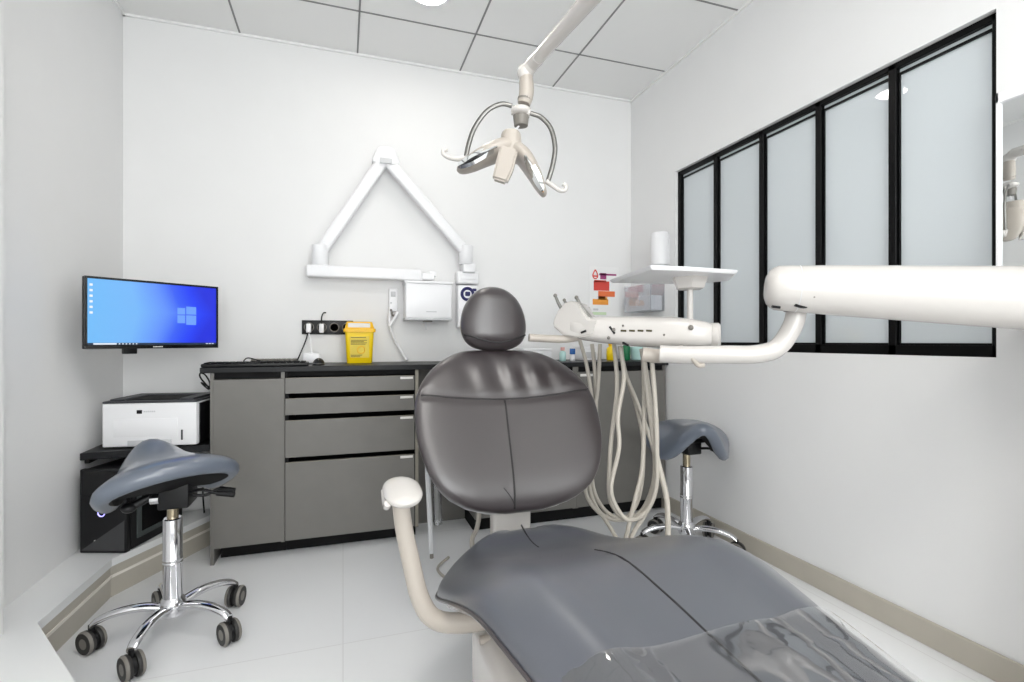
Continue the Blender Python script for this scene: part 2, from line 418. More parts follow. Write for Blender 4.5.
for x0, x1, tx, lb, fr_ in ((.665, 1.252, (1.12,1.20), 'grey base cabinet half hidden behind the reclined chair back', False),
                       (1.253, 1.848, (1.28,1.36), 'grey base cabinet in the right corner behind the hanging hoses', True)):
    t = thing('base_cabinet', lb, 'cabinet', ((x0+x1)/2, 2.8, 0), 'grey base cabinets')
    obj('carcass', shell(MB(), x0, x1), 'cab', t, smooth=False)
    obj('plinth', MB().box(x0, x1, 2.655, 2.67, 0, .0695).box(x0, x0+.014, 2.671, 3.0, 0, .0695), 'blackm', t, smooth=False)
    obj('top_rail', MB().box(x0+.016, x1-.016, FY+.012, FY+.03, .846, .874), 'blackm', t, smooth=False)
    d = obj('door', MB().box(x0+.002, x1-.002, FY, FY+.018, .074, .843, .0015, 1), 'cab', t, smooth=False)
    obj('label_holder', MB().box(tx[0], tx[1], FY-.0025, FY, .818, .832, .0008, 1), 'tag', d, smooth=False, label='small white label tag')
single('worktop', MB().box(-.610, 1.8615, 2.600, 3.0205, .8745, .900, .002, 1), 'top', 'long black worktop over the grey cabinets along the back wall', 'worktop', (.6, 2.8, .8745), smooth=False)

# shelf with printer, computer below
t = thing('wall_shelf', 'black corner shelf slab under the printer, left of the cabinets', 'shelf', (-.81, 2.8, .498))
obj('shelf_board', MB().prism([(XL+.0005,2.58),(-.574,2.615),(-.574,3.02),(XL+.0005,3.02)], .520, .550, .002), 'top', t, smooth=False)
obj('bracket', MB().box(XL+.0005, XL+.02, 2.62, 2.99, .498, .520, .002, 1), 'black', t, smooth=False)
obj('cross_rail', MB().box(XL+.021, -.575, 2.99, 3.005, .498, .520), 'black', t, smooth=False)

PA = Vector((-.992, 2.648)); PBv = Vector((-.622, 2.598))
px = (PBv-PA).normalized(); py = Vector((-px.y, px.x)); pw = (PBv-PA).length
def pT(o, ax, ay, z): return Matrix(((ax.x,ay.x,0,o.x),(ax.y,ay.y,0,o.y),(0,0,1,z),(0,0,0,1)))
T = pT(PA, px, py, .5505)
t = thing('printer', 'white laser printer with grey top standing on the black corner shelf', 'printer', (*(PA+px*pw/2+py*.15), .5505))
obj('body', MB().box(0, pw, 0, .30, .006, .196, .006, 3, T), 'white', t)
obj('side_panel', MB().box(pw-.002, pw+.004, .03, .30, .008, .19, .002, 2, T), 'black', t, label='black side panel')
tp = MB().box(.0, pw, .0, .30, .197, .206, .003, 2, T)
for a,b,c,d in ((.02,.075,.02,.28),(pw-.075,pw-.02,.02,.28),(.075,pw-.075,.22,.28)): tp.box(a,b,c,d,.206,.214,.002,1,T)
obj('top_cover', tp, 'ptop', t, label='grey top cover')
obj('output_tray', MB().box(.08, pw-.08, .03, .215, .2062, .2085, 0, 1, T), 'blackm', t, smooth=False, label='dark paper output slot')
obj('front_flap', MB().box(.045, pw-.075, -.0025, .002, .05, .128, .002, 2, T), 'white', t)
obj('paper_tray', MB().box(.10, pw-.10, -.004, .004, .008, .034, .001, 2, T), 'lgrey', t, label='grey paper tray front')
obj('badge', MB().box(.135, .156, -.0015, .001, .150, .166, .0005, 1, T), 'black', t, smooth=False, label='small black square badge')
lt = MB()
xx = .162
for wd in (.006,.005,.006,.005,.006,.005): lt.box(xx, xx+wd, -.0008, .001, .156, .162, 0, 1, T); xx += wd+.0025
obj('wordmark', lt, 'lgrey', t, smooth=False, label='faint grey lettering')
obj('power_switch', MB().box(pw-.062, pw-.055, -.003, .002, .03, .075, .001, 1, T), 'ptop', t, smooth=False)
for a in (.03, pw-.05):
    for b_ in (.02, .26): obj('foot', MB().box(a, a+.02, b_, b_+.02, 0, .0065, 0, 1, T), 'black', t, smooth=False)

CA = Vector((-1.020, 2.532)); CB = Vector((-.838, 2.470)); cx = (CB-CA).normalized(); cy = Vector((-cx.y, cx.x)); cw = (CB-CA).length
T = pT(CA, cx, cy, .1522)
t = thing('computer_tower', 'black computer tower under the shelf on the tiled ledge', 'computer', (*(CA+cx*cw/2+cy*.17), .1522))
obj('case_body', MB().box(0, cw, .02, .345, .004, .338, .004, 2, T), 'black', t)
obj('front_panel', MB().box(0, cw, -.008, .020, 0, .342, .006, 3, T), 'black', t)
obj('drive_bay', MB().box(.01, cw-.01, -.0095, -.006, .235, .335, .001, 1, T), 'blackg', t, smooth=False, label='glossy black drive bay cover')
gl = MB().prism([(.008,.012),(cw-.006,.012),(cw-.006,.135)], 0, .0015, 0, T @ Matrix(((1,0,0,0),(0,0,-1,-.0085),(0,1,0,0),(0,0,0,1))))
obj('front_inlay', gl, 'charcoal', t, smooth=False, label='dark grey wedge-shaped inlay')
def ringm(c, R, r, T, n=28):
    rings = []
    for i in range(n):
        a = 2*PI*i/n
        rings.append([T @ Vector((c[0]+(R+r*math.cos(2*PI*k/8))*math.cos(a), c[1]+r*math.sin(2*PI*k/8), c[2]+(R+r*math.cos(2*PI*k/8))*math.sin(a))) for k in range(8)])
    return MB().loft(rings, closed=True)
obj('power_button', ringm((.092,-.0095,.165), .0135, .0022, T), 'ring', t, label='round power button with a violet glowing ring')
bt = MB(); xx = .062
for wd in (.006,.003,.006,.006,.006,.006,.006,.005): bt.box(xx, xx+wd, -.0098, -.0075, .048, .054, 0, 1, T); xx += wd+.0015
obj('wordmark', bt, 'scrwhite' if False else 'tag', t, smooth=False, label='small white lettering')
sp = MB(); Ts = T
for a,b,c,d in ((.05,.31,.04,.06),(.05,.31,.29,.31),(.05,.075,.06,.29),(.285,.31,.06,.29)): sp.box(cw-.001, cw+.005, a, b, c, d, .001, 1, T)
obj('side_window_frame', sp, 'pcframe', t, smooth=False, label='grey frame around the side window')
obj('side_window', MB().box(cw-.001, cw+.002, .075, .285, .06, .29, 0, 1, T), 'blackg', t, smooth=False)

# monitor on its wall arm
MA = Vector((-.957, 2.404)); MBp = Vector((-.561, 2.717)); mx_ = (MBp-MA).normalized(); mn = Vector((mx_.y, -mx_.x)); mw = (MBp-MA).length
T = Matrix(((mx_.x,-mn.x,0,MA.x),(mx_.y,-mn.y,0,MA.y),(0,0,1,.988),(0,0,0,1)))      # x along screen, y away from viewer, z up
MH = .288
t = thing('monitor', 'wide black computer monitor showing a blue desktop on the left wall arm', 'monitor', (*((MA+MBp)/2), .988))
obj('housing', MB().box(0, mw, .004, .030, 0, MH, .004, 2, T).box(.1, mw-.1, .029, .055, .04, MH-.05, .012, 2, T), 'black', t)
bz = MB()
for a,b,c,d in ((0,mw,0,.016),(0,mw,MH-.009,MH),(0,.009,.016,MH-.009),(mw-.009,mw,.016,MH-.009)): bz.box(a,b,-.002,.006,c,d,.0008,1,T)
obj('bezel', bz, 'blackg', t, smooth=False)
mbs = MB().add([T @ Vector(p) for p in ((.009,.001,.016),(mw-.009,.001,.016),(mw-.009,.001,MH-.009),(.009,.001,MH-.009))], [(0,1,2,3)])
so = obj('screen', mbs, 'screen', t, smooth=False)
uv = so.data.uv_layers.new(name='UVMap')
for lp in so.data.loops:
    uv.data[lp.index].uv = ((0,0),(1,0),(1,1),(0,1))[lp.vertex_index]
q = lambda mb,a,b,c,d,y=.0006: mb.add([T @ Vector(p) for p in ((a,y,c),(b,y,c),(b,y,d),(a,y,d))], [(0,1,2,3)])
lg = MB()
for a,b,c,d in ((.330,.362,.151,.180),(.330,.362,.112,.147),(.366,.408,.152,.187),(.366,.408,.105,.148)): q(lg,a,b,c,d)
obj('window_mark', lg, 'scrlogo', so, smooth=False, label='pale four-pane window mark on the screen')
tb = MB(); q(tb,.009,mw-.009,.016,.0245)
obj('task_bar', tb, 'scrbar', so, smooth=False, label='dark task bar along the bottom of the screen')
ib = MB(); q(ib,.028,.105,.0175,.0235,.0003)
obj('search_box', ib, 'scrwhite', so, smooth=False, label='white search box at the foot of the screen')
for k in range(6): obj('task_icon', q(MB(),.112+k*.012,.117+k*.012,.018,.0225,.0003), 'scrwhite', so, smooth=False, label='tiny pale task bar icon')
for k in range(3): obj('status_icon', q(MB(),mw-.055+k*.013,mw-.046+k*.013,.0185,.0220,.0003), 'scrwhite', so, smooth=False, label='tiny pale status icon')
for k in range(6): obj('desktop_icon', q(MB(),.016,.026,.25-k*.022,.259-k*.022,.0003), 'scrwhite', so, smooth=False, label='small pale desktop icon')
mk = MB(); xx = mw/2-.018
for k in range(7): mk.add([T @ Vector(p) for p in ((xx,-.0025,.005),(xx+.004,-.0025,.005),(xx+.004,-.0025,.010),(xx,-.0025,.010))], [(0,1,2,3)]); xx += .0054
obj('wordmark', mk, 'tag', t, smooth=False, label='small pale lettering')
wa = MB().box(.14,.185,.02,.055,-.022,.03,.003,2,T)
wa.tube([T @ Vector(p) for p in ((.25,.055,.14),(.20,.14,.14),(.13,.22,.14))], .016, 12)
obj('wall_arm', wa, 'black', t)
wl = Vector((XL, 2.80, 1.128)); pe = T @ Vector((.13,.22,.14))
obj('arm_link', MB().tube([pe, Vector((XL+.02, pe.y+.02, pe.z))], .014, 12).box(XL+.0005, XL+.02, pe.y-.03, pe.y+.07, pe.z-.06, pe.z+.06, .003, 2), 'black', t)

# ================================================================== THINGS ON THE COUNTER
CZ = .9003
t = thing('keyboard', 'slim black keyboard at the left end of the worktop', 'keyboard', (-.38, 2.68, CZ))
Tk = Matrix.Translation((-.385, 2.685, CZ)) @ Matrix.Rotation(math.radians(2), 4, 'Z')
obj('key_tray', MB().box(-.225,.225,-.075,.075,0,.016,.005,2,Tk), 'black', t)
kk = MB()
for r_ in range(5):
    for c_ in range(15): kk.box(-.215+c_*.0287,-.190+c_*.0287,-.066+r_*.0265,-.043+r_*.0265,.0155,.021,.002,1,Tk)
obj('keys', kk, 'blackm', t, smooth=False)
t = thing('keyboard', 'second dark keyboard lying behind the slim black one near the sockets', 'keyboard', (-.335, 2.86, CZ))
Tk = Matrix.Translation((-.335, 2.87, CZ)) @ Matrix.Rotation(math.radians(-4), 4, 'Z')
obj('key_tray', MB().box(-.11,.11,-.045,.045,0,.018,.005,2,Tk), 'black', t)
kk = MB()
for r_ in range(4):
    for c_ in range(8): kk.box(-.104+c_*.0264,-.082+c_*.0264,-.04+r_*.0205,-.022+r_*.0205,.0175,.028,.002,1,Tk)
obj('keys', kk, 'greyp', t, smooth=False)
t = thing('mouse', 'small dark computer mouse on the worktop beside the yellow bin', 'mouse', (-.115, 2.71, CZ))
def half(c, rx, ry, rz):
    b = bmesh.new(); bmesh.ops.create_uvsphere(b, u_segments=20, v_segments=12, radius=1)
    for v in b.verts: v.co = Vector((c[0]+v.co.x*rx, c[1]+v.co.y*ry, c[2]+max(v.co.z,-.02)*rz))
    return MB().bm(b)
obj('mouse_body', half((-.115,2.71,CZ+.001), .029,.05,.034), 'black', t)
obj('mouse_trim', MB().tube([(-.115+.029*math.cos(a),2.71+.05*math.sin(a),CZ+.008) for a in [2*PI*i/24 for i in range(25)]], .0028, 8), 'steel', t, label='silver band around the mouse')
obj('scroll_wheel', MB().ball((-.115,2.682,CZ+.029), .003,.008,.007), 'greyp', t)
t = thing('cable_adapter', 'white power adapter block on the worktop below the socket strip', 'adapter', (-.165, 2.93, CZ))
obj('adapter_body', MB().box(-.205,-.115,2.905,2.955,0+CZ,CZ+.055,.012,3), 'white', t)
obj('adapter_lead', MB().tube([(-.16,2.93,CZ+.05),(-.165,2.955,CZ+.12),(-.176,2.962,1.060)], .004, 8, 8), 'white', t)
# sharps bin
P0 = aty(345,360,2.90); P1 = aty(374,360,2.90)
bx0, bx1, byc = .010, .160, 2.905
t = thing('sharps_bin', 'yellow plastic sharps bin with a printed label on the worktop', 'sharps bin', ((bx0+bx1)/2, byc, CZ))
def rrect(x0,x1,y0,y1,r,n=5):
    out = []
    for cxx,cyy,a0 in ((x1-r,y1-r,0),(x0+r,y1-r,PI/2),(x0+r,y0+r,PI),(x1-r,y0+r,1.5*PI)):
        for k in range(n+1): a = a0+k/n*PI/2; out.append((cxx+r*math.cos(a), cyy+r*math.sin(a)))
    return out
rg = []
for z, s_ in ((0,.012),(.005,.009),(.16,.001),(.168,0)):
    rg.append([Vector((p[0],p[1],CZ+z)) for p in rrect(bx0+s_,bx1-s_,byc-.06+s_,byc+.06-s_,.014)])
obj('bin_body', MB().loft(rg), 'yellow', t)
rg = []
for z, s_ in ((.168,-.008),(.186,-.009),(.187,-.002),(.20,.002),(.222,.008),(.224,.012)):
    rg.append([Vector((p[0],p[1],CZ+z)) for p in rrect(bx0+s_,bx1-s_,byc-.06+s_,byc+.06-s_,.014)])
obj('bin_lid', MB().loft(rg), 'yellowd', t)
obj('lid_flap', MB().box(bx0+.015,bx1-.02,byc-.062,byc-.052,CZ+.192,CZ+.216,.002,1), 'tag', t, label='pale flap on the lid')
tilt = Matrix.Translation((0,byc-.0605,CZ)) @ Matrix.Rotation(math.radians(2.6),4,'X') 
lb = obj('bin_label', MB().box(bx0+.026,bx1-.026,.0052,.0066,.03,.145,0,1,tilt), 'ylabel', t, smooth=False, label='pale yellow printed label')
for z, a, b_ in ((.137,.03,.10),(.122,.03,.105),(.115,.03,.09),(.108,.03,.105),(.101,.03,.098),(.042,.03,.08),(.036,.03,.07)):
    obj('printed_line', MB().box(bx0+a,bx0+b_+.008,.0046,.0056,z,z+.0028,0,1,tilt), 'ink', lb, smooth=False, label='line of small dark print')
obj('printed_ring', ringm((bx0+.083,.0050,.072), .019, .0022, tilt), 'yellowd', lb)

# counter, right part
def bottle(x, y, r, h, body, cap, label, hc=.02, rc=None):
    t = thing('bottle', label, 'bottle', (x,y,CZ), 'bottles at the right end of the worktop')
    obj('bottle_body', MB().lathe([(r*.9,0),(r,.004),(r,h*.78),(r*.9,h*.86),(r*.5,h*.95),(r*.5,h)], 20, None, (x,y,CZ)), body, t)
    rc = rc or r*.62
    obj('cap', MB().lathe([(rc,0),(rc,hc*.9),(rc*.85,hc)], 16, None, (x,y,CZ+h)), cap, t)
def counter_box(x0,x1,y0,y1,h,label,m,slot):
    t = thing('storage_box', label, 'box', ((x0+x1)/2,(y0+y1)/2,CZ), 'white boxes on the worktop')
    obj('box_body', MB().box(x0,x1,y0,y1,CZ,CZ+h*.8,.003,2), m, t)
    l = obj('lid', MB().box(x0-.002,x1+.002,y0-.002,y1+.002,CZ+h*.8,CZ+h,.003,2), m, t)
    obj('front_label', MB().box(x0+slot[0],x0+slot[1],y0-.001,y0,CZ+h*.15,CZ+h*.6), 'lgrey', t, smooth=False, label='grey front label')
counter_box(1.02,1.20,2.84,2.96,.075,'low white storage box on the worktop left of the small bottles','white',(.03,.12))
counter_box(1.42,1.55,2.86,2.98,.085,'white storage box on the worktop behind the left hoses','white',(.02,.09))
bottle(1.255,2.80,.020,.062,'mint','pink','small pale bottle with a pink cap on the worktop')
bottle(1.315,2.79,.017,.040,'white','blue','small white bottle with a bright blue cap on the worktop',.034,.017)
bottle(1.585,2.80,.030,.09,'yellow','yellowd','yellow bottle standing on the worktop behind the hoses')
bottle(1.690,2.80,.026,.10,'green','green','dark green bottle on the worktop beside the mint tub')
t = thing('tub', 'pale mint plastic tub in the right corner of the worktop', 'tub', (1.775,2.80,CZ))
obj('tub_body', MB().lathe([(.035,0),(.04,.003),(.05,.07),(.048,.07),(.038,.006)], 24, None, (1.775,2.80,CZ)), 'mint', t)
obj('lid', MB().lathe([(.052,.07),(.052,.08),(.046,.084)], 24, None, (1.775,2.80,CZ)), 'mint', t)

# ================================================================== ON THE BACK WALL
YW = YB
t = thing('socket_strip', 'black strip of four round wall sockets above the worktop', 'socket strip', (-.10, YW-.01, 1.07))
obj('cover_plate', MB().box(-.215,.055,YW-.012,YW-.0005,1.057,1.135,.003,2), 'black', t)
for k in range(4):
    x = -.178+k*.066
    R = Matrix.Translation((x,YW-.012,1.096)) @ Matrix.Rotation(PI/2,4,'X')
    s_ = obj('socket', MB().lathe([(.026,0),(.026,.003),(.022,.004),(.020,-.004)], 24, R), 'greyp', t, label='round grey socket insert')
    obj('pin_hole', MB().lathe([(.003,-.0035),(.003,.0005)], 8, R @ Matrix.Translation((-.008,0,0))).lathe([(.003,-.0035),(.003,.0005)], 8, R @ Matrix.Translation((.008,0,0))), 'blackm', s_)
def plug(x, label, lead, m):
    t = thing('plug', label, 'plug', (x, YW-.03, 1.09), 'plugs in the socket strip')
    obj('plug_body', MB().box(x-.013,x+.013,YW-.05,YW-.0165,1.065,1.115,.006,2), 'white', t)
    obj('plug_lead', MB().tube(lead, .0035, 8, 8), m, t)
plug(-.178, 'white plug in the first socket with a lead to the adapter', [(-.178,YW-.045,1.08),(-.19,YW-.05,1.03),(-.215,2.95,.96),(-.235,2.93,.914),(-.26,2.935,.907)], 'black')
plug(-.112, 'white plug in the second socket with a black lead rising above it', [(-.112,YW-.04,1.11),(-.112,YW-.03,1.15),(-.104,YW-.012,1.175),(-.09,YW-.006,1.178)], 'black')

# x-ray scissor arm
YX = 2.945
t = thing('xray_unit', 'white folding x-ray arm forming a triangle on the back wall', 'x-ray unit', (.70, YW-.03, 1.20))
apex = aty(385,158,YX); lj = aty(320,252,YX); rj = aty(466,252,YX)
L0 = aty(312,271,YX)
def bar(a, b_, w, d):
    a, b_ = Vector(a), Vector(b_); ax = (b_-a); ln_ = ax.length; ax.normalize()
    T = frame_T(a, ax, (0,-1,0))
    return MB().box(-w*.5, ln_+w*.5, -w/2, w/2, -d/2, d/2, min(w,d)*.28, 3, T)
obj('fore_arm', bar(apex, lj, .066, .05), 'white', t)
obj('upper_arm', bar(apex+Vector((0,.0,0)), rj, .066, .05), 'white', t)
R = Matrix.Translation((apex.x, YX, apex.z))
kj = obj('elbow_joint', MB().prism([(-.075,-.03),(-.045,.045),(-.02,.06),(.03,.06),(.055,.045),(.085,-.03),(.05,-.045),(-.04,-.045)], -.036, .03, .012, R @ Matrix.Rotation(PI/2,4,'X')), 'white', t)
obj('elbow_cap', MB().box(apex.x-.03,apex.x+.035,YX-.040,YX-.028,apex.z-.042,apex.z-.012,.004,2), 'lgrey', kj, label='grey elbow cap')
for nm, p in (('left',lj),('right',rj)):
    R = Matrix.Translation((p.x, YX, p.z))
    obj('pivot', MB().lathe([(.038,-.075),(.042,-.07),(.042,.035),(.036,.04)] , 24, R), 'white', t)
obj('tube_arm', MB().box(-.186, .43, YX-.045, YX+.03, lj.z-.14, lj.z-.075, .010, 3).box(.427,.50, YX-.03, YX+.02, lj.z-.132, lj.z-.09, .008, 3), 'white', t)
obj('arm_tip', MB().box(.47,.512,YX-.028,YX+.025,lj.z-.112,lj.z-.082,.004,2), 'white', t)
obj('wall_bracket', MB().box(.672,.745,YX-.03,YW-.0005,1.425,rj.z-.07,.008,3), 'white', t)
obj('mount_plate', MB().box(.640,.775,YX+.0,YW-.0005,1.36,1.435,.012,3).box(.66,.755,YX-.006,YX+.001,1.385,1.425,.004,2), 'white', t)
t = thing('xray_control', 'white x-ray control box with a navy emblem behind the headrest', 'control box', (.71, YW-.03, 1.12))
obj('control_case', MB().box(.645,.775,YX+.01,YW-.0005,1.10,1.355,.012,3), 'white', t)
R = Matrix.Translation((.705, YX+.0095, 1.30)) @ Matrix.Identity(4)
em = obj('emblem', ringm((0,-.001,0), .034, .009, R), 'navy', t, label='round navy emblem')
obj('emblem_center', MB().box(-.014,.016,-.004,.002,-.012,.014,.005,2,R).box(.03,.055,-.004,.002,.018,.034,.004,2,R), 'navy', em)
# towel dispenser
t = thing('towel_dispenser', 'white box-shaped paper towel dispenser on the back wall', 'dispenser', (.475, YW-.06, 1.14))
obj('dispenser_case', MB().box(.333,.600,YW-.125,YW-.0005,1.150,1.350,.010,3), 'white', t)
obj('lid', MB().box(.326,.607,YW-.132,YW-.0008,1.346,1.362,.006,3), 'white', t)
obj('bottom_lip', MB().box(.331,.602,YW-.128,YW-.0008,1.138,1.152,.003,2), 'lgrey', t, label='light grey bottom lip')
obj('badge', MB().box(.45,.51,YW-.1262,YW-.125,1.185,1.190), 'lgrey', t, smooth=False, label='small grey badge')
obj('paper_sheet', MB().box(.452,.462,YW-.07,YW-.068,1.085,1.139), 'lgrey', t, smooth=False)
obj('latch', MB().box(.44,.49,YW-.10,YW-.05,1.130,1.139,.002,1), 'greyp', t, smooth=False)
# handpiece on hook
t = thing('intercom_handset', 'white handset with a coiled lead on the wall left of the towel dispenser', 'handset', (.275, YW-.02, 1.10))
obj('cradle', MB().box(.250,.300,YW-.030,YW-.0005,1.19,1.325,.006,3), 'white', t)
obj('socket_insert', MB().box(.262,.288,YW-.034,YW-.029,1.275,1.305,.003,2).box(.258,.268,YW-.034,YW-.029,1.235,1.245,.002,1), 'lgrey', t)
obj('handset_grip', MB().tube([(.30,YW-.05,1.185),(.28,YW-.055,1.15),(.252,YW-.05,1.105)], lambda s: .011-.003*s, 10, 6), 'white', t)
obj('handset_hook', MB().tube([(.262,YW-.034,1.20),(.268,YW-.06,1.17),(.278,YW-.04,1.165)], .006, 8, 6), 'greyp', t)
obj('lead', MB().tube([(.254,YW-.05,1.19),(.252,YW-.045,1.13),(.266,YW-.04,1.07),(.295,YW-.035,1.0),(.33,YW-.03,.94),(.35,YW-.05,.909)], .0075, 10, 8), 'white', t)
# poster
t = thing('hygiene_poster', 'white poster with red, orange and purple blocks on the back wall', 'poster', (1.65, YW-.001, 1.35))
po = obj('poster_sheet', MB().box(1.545,1.765,YW-.003,YW-.0005,1.155,1.515), 'paper', t, smooth=False)
def blk(mb, u0, v0, u1, v1):
    a = aty(u0,v0,YW); b_ = aty(u1,v1,YW); return mb.box(a.x,b_.x,YW-.0042,YW-.0029,b_.z,a.z)
obj('purple_block', blk(blk(MB(),599,273.5,616,276),600,273,606,279.5), 'purple', po, smooth=False, label='purple heading bar')
Rr = Matrix.Translation((0,0,0))
pc = aty(595,274.5,YW)
obj('drop_symbol', MB().tube([Vector((pc.x+.018*math.sin(a)*(1 if abs(a)<2.2 else .8), YW-.004, pc.z-.008+(-.020*math.cos(a) if math.cos(a)>-.6 else .020+.020*(abs(a)-2.2)))) for a in [-PI+2*PI*i/28 for i in range(29)]], .004, 6).box(pc.x-.016,pc.x+.016,YW-.0055,YW-.0035,pc.z-.016,pc.z-.006), 'red', po, label='red drop outline symbol')
obj('red_block', blk(blk(MB(),593.5,281,609,291),594,280,606,282.5), 'red', po, smooth=False, label='red block')
obj('orange_block', blk(blk(MB(),598,291,614.5,297),598,296,605,299), 'orange', po, smooth=False, label='orange block')
obj('amber_block', blk(blk(MB(),592.5,299,608,305),598,296.8,607,300), 'amber', po, smooth=False, label='amber block')
obj('green_block', blk(MB(),592,312,606,315), 'pgreen', po, smooth=False, label='pale green block')
obj('violet_block', blk(MB(),593,308.5,598,310.5), 'lgrey', po, smooth=False, label='small grey block')
# right wall: cup dispenser, glove box
t = thing('cup_dispenser', 'tall white cup dispenser on the right wall beside the window', 'dispenser', (XR-.05, 2.610, 1.455))
obj('tube_body', MB().lathe([(.048,.02),(.052,.024),(.052,.205),(.046,.215),(.02,.22)], 24, None, (XR-.054,2.610,1.455)), 'white', t)
obj('outlet', MB().lathe([(.030,-.012),(.040,.0),(.048,.02)], 24, None, (XR-.054,2.610,1.455)), 'lgrey', t)
obj('wall_rail', MB().box(XR-.012,XR-.0005,2.588,2.632,1.48,1.66,.002,1), 'white', t)
t = thing('glove_holder', 'clear acrylic glove box holder on the right wall near the corner', 'holder', (XR-.05, 2.79, 1.21))
gx = MB(); 
gx.box(XR-.10,XR-.0005,2.64,2.94,1.205,1.209); gx.box(XR-.10,XR-.096,2.64,2.94,1.209,1.37); gx.box(XR-.10,XR-.0005,2.64,2.644,1.209,1.38); gx.box(XR-.10,XR-.0005,2.936,2.94,1.209,1.38); gx.box(XR-.004,XR-.0005,2.644,2.936,1.209,1.39)
obj('acrylic_tray', gx, 'acrylic', t, smooth=False)
t = thing('glove_box', 'pale cardboard glove box inside the acrylic wall holder', 'box', (XR-.05, 2.79, 1.21))
obj('carton', MB().box(XR-.09,XR-.008,2.652,2.928,1.2095,1.30,.002,1), 'lgrey', t)
obj('glove_tuft', MB().ball((XR-.0865,2.80,1.262),.008,.03,.024).ball((XR-.0875,2.785,1.285),.007,.012,.02), 'white', t, label='white glove poking out')
# mirror on the right wall
t = thing('mirror', 'white-framed wall mirror to the right of the black window frame', 'mirror', (XR-.01, .62, 1.14))
mf = MB(); my0, my1, mz0, mz1 = .25, .975, 1.13, 1.755
for a,b_,c,d in ((my0,my1,mz1-.030,mz1),(my0,my1,mz0,mz0+.02),(my1-.007,my1,mz0,mz1),(my0,my0+.007,mz0,mz1)): mf.box(XR-.022,XR-.0005,a,b_,c,d,.001,1)
obj('mirror_frame', mf, 'white', t, smooth=False)
obj('mirror_glass', MB().box(XR-.012,XR-.004,my0+.005,my1-.005,mz0+.015,mz1-.02), 'mirror', t, smooth=False)

# ================================================================== SADDLE STOOLS
def make_stool(label, yaw0):
    t = thing('saddle_stool', label, 'stool', (0,0,0), 'grey saddle stools')
    obj('hub', MB().lathe([(.020,.070),(.038,.076),(.042,.09),(.040,.120),(.033,.132),(.030,.136)], 24), 'chrome', t)
    obj('column', MB().lathe([(.0295,.13),(.0295,.250),(.031,.252),(.031,.256),(.0295,.258),(.0295,.262),(.031,.264),(.031,.268),(.0295,.27),(.0295,.405),(.026,.409)], 24), 'chrome', t)
    obj('piston', MB().lathe([(.0175,.40),(.0175,.475)], 20), 'brass', t)
    for k in range(5):
        a = yaw0+2*PI*k/5; d = Vector((math.cos(a), math.sin(a), 0)); n_ = Vector((-d.y, d.x, 0))
        pts = spline([d*.030+Vector((0,0,.104)), d*.09+Vector((0,0,.116)), d*.155+Vector((0,0,.114)), d*.205+Vector((0,0,.100)), d*.228+Vector((0,0,.084))], 5)
        rings = []
        for i, p in enumerate(pts):
            s_ = i/(len(pts)-1); w_ = .021-.006*s_; h_ = .014-.003*s_
            rings.append([p+n_*(w_*math.cos(2*PI*j/14))+Vector((0,0,1))*(h_*math.sin(2*PI*j/14)) for j in range(14)])
        lg = obj('leg', MB().loft(rings), 'chrome', t)
        c = d*.225; ca = a+PI/2+.9*math.sin(k*2.3+yaw0)
        ax = Vector((math.cos(ca), math.sin(ca), 0))
        Rw = frame_T((c.x,c.y,.0375), (0,0,1), ax)
        cs = obj('caster', MB().tube([c+Vector((0,0,.088)), c+Vector((0,0,.038))], .0095, 12).lathe([(.030,-.0055),(.030,.0055)], 18, Rw), 'black', t)
        wh = MB()
        for sg in (-1,1):
            wh.lathe([(.012,sg*.0065),(.0355,sg*.0065),(.0375,sg*.009),(.0375,sg*.021),(.0340,sg*.0265),(.028,sg*.0280),(.010,sg*.0255)], 24, Rw)
        obj('wheel', wh, 'rubber', cs)
        rm = MB()
        for sg in (-1,1): rm.lathe([(.0366,sg*.0165),(.0384,sg*.017),(.0384,sg*.0215),(.0348,sg*.0265)], 24, Rw)
        obj('wheel_rim', rm, 'greyp', cs, label='grey rim band')
    return t
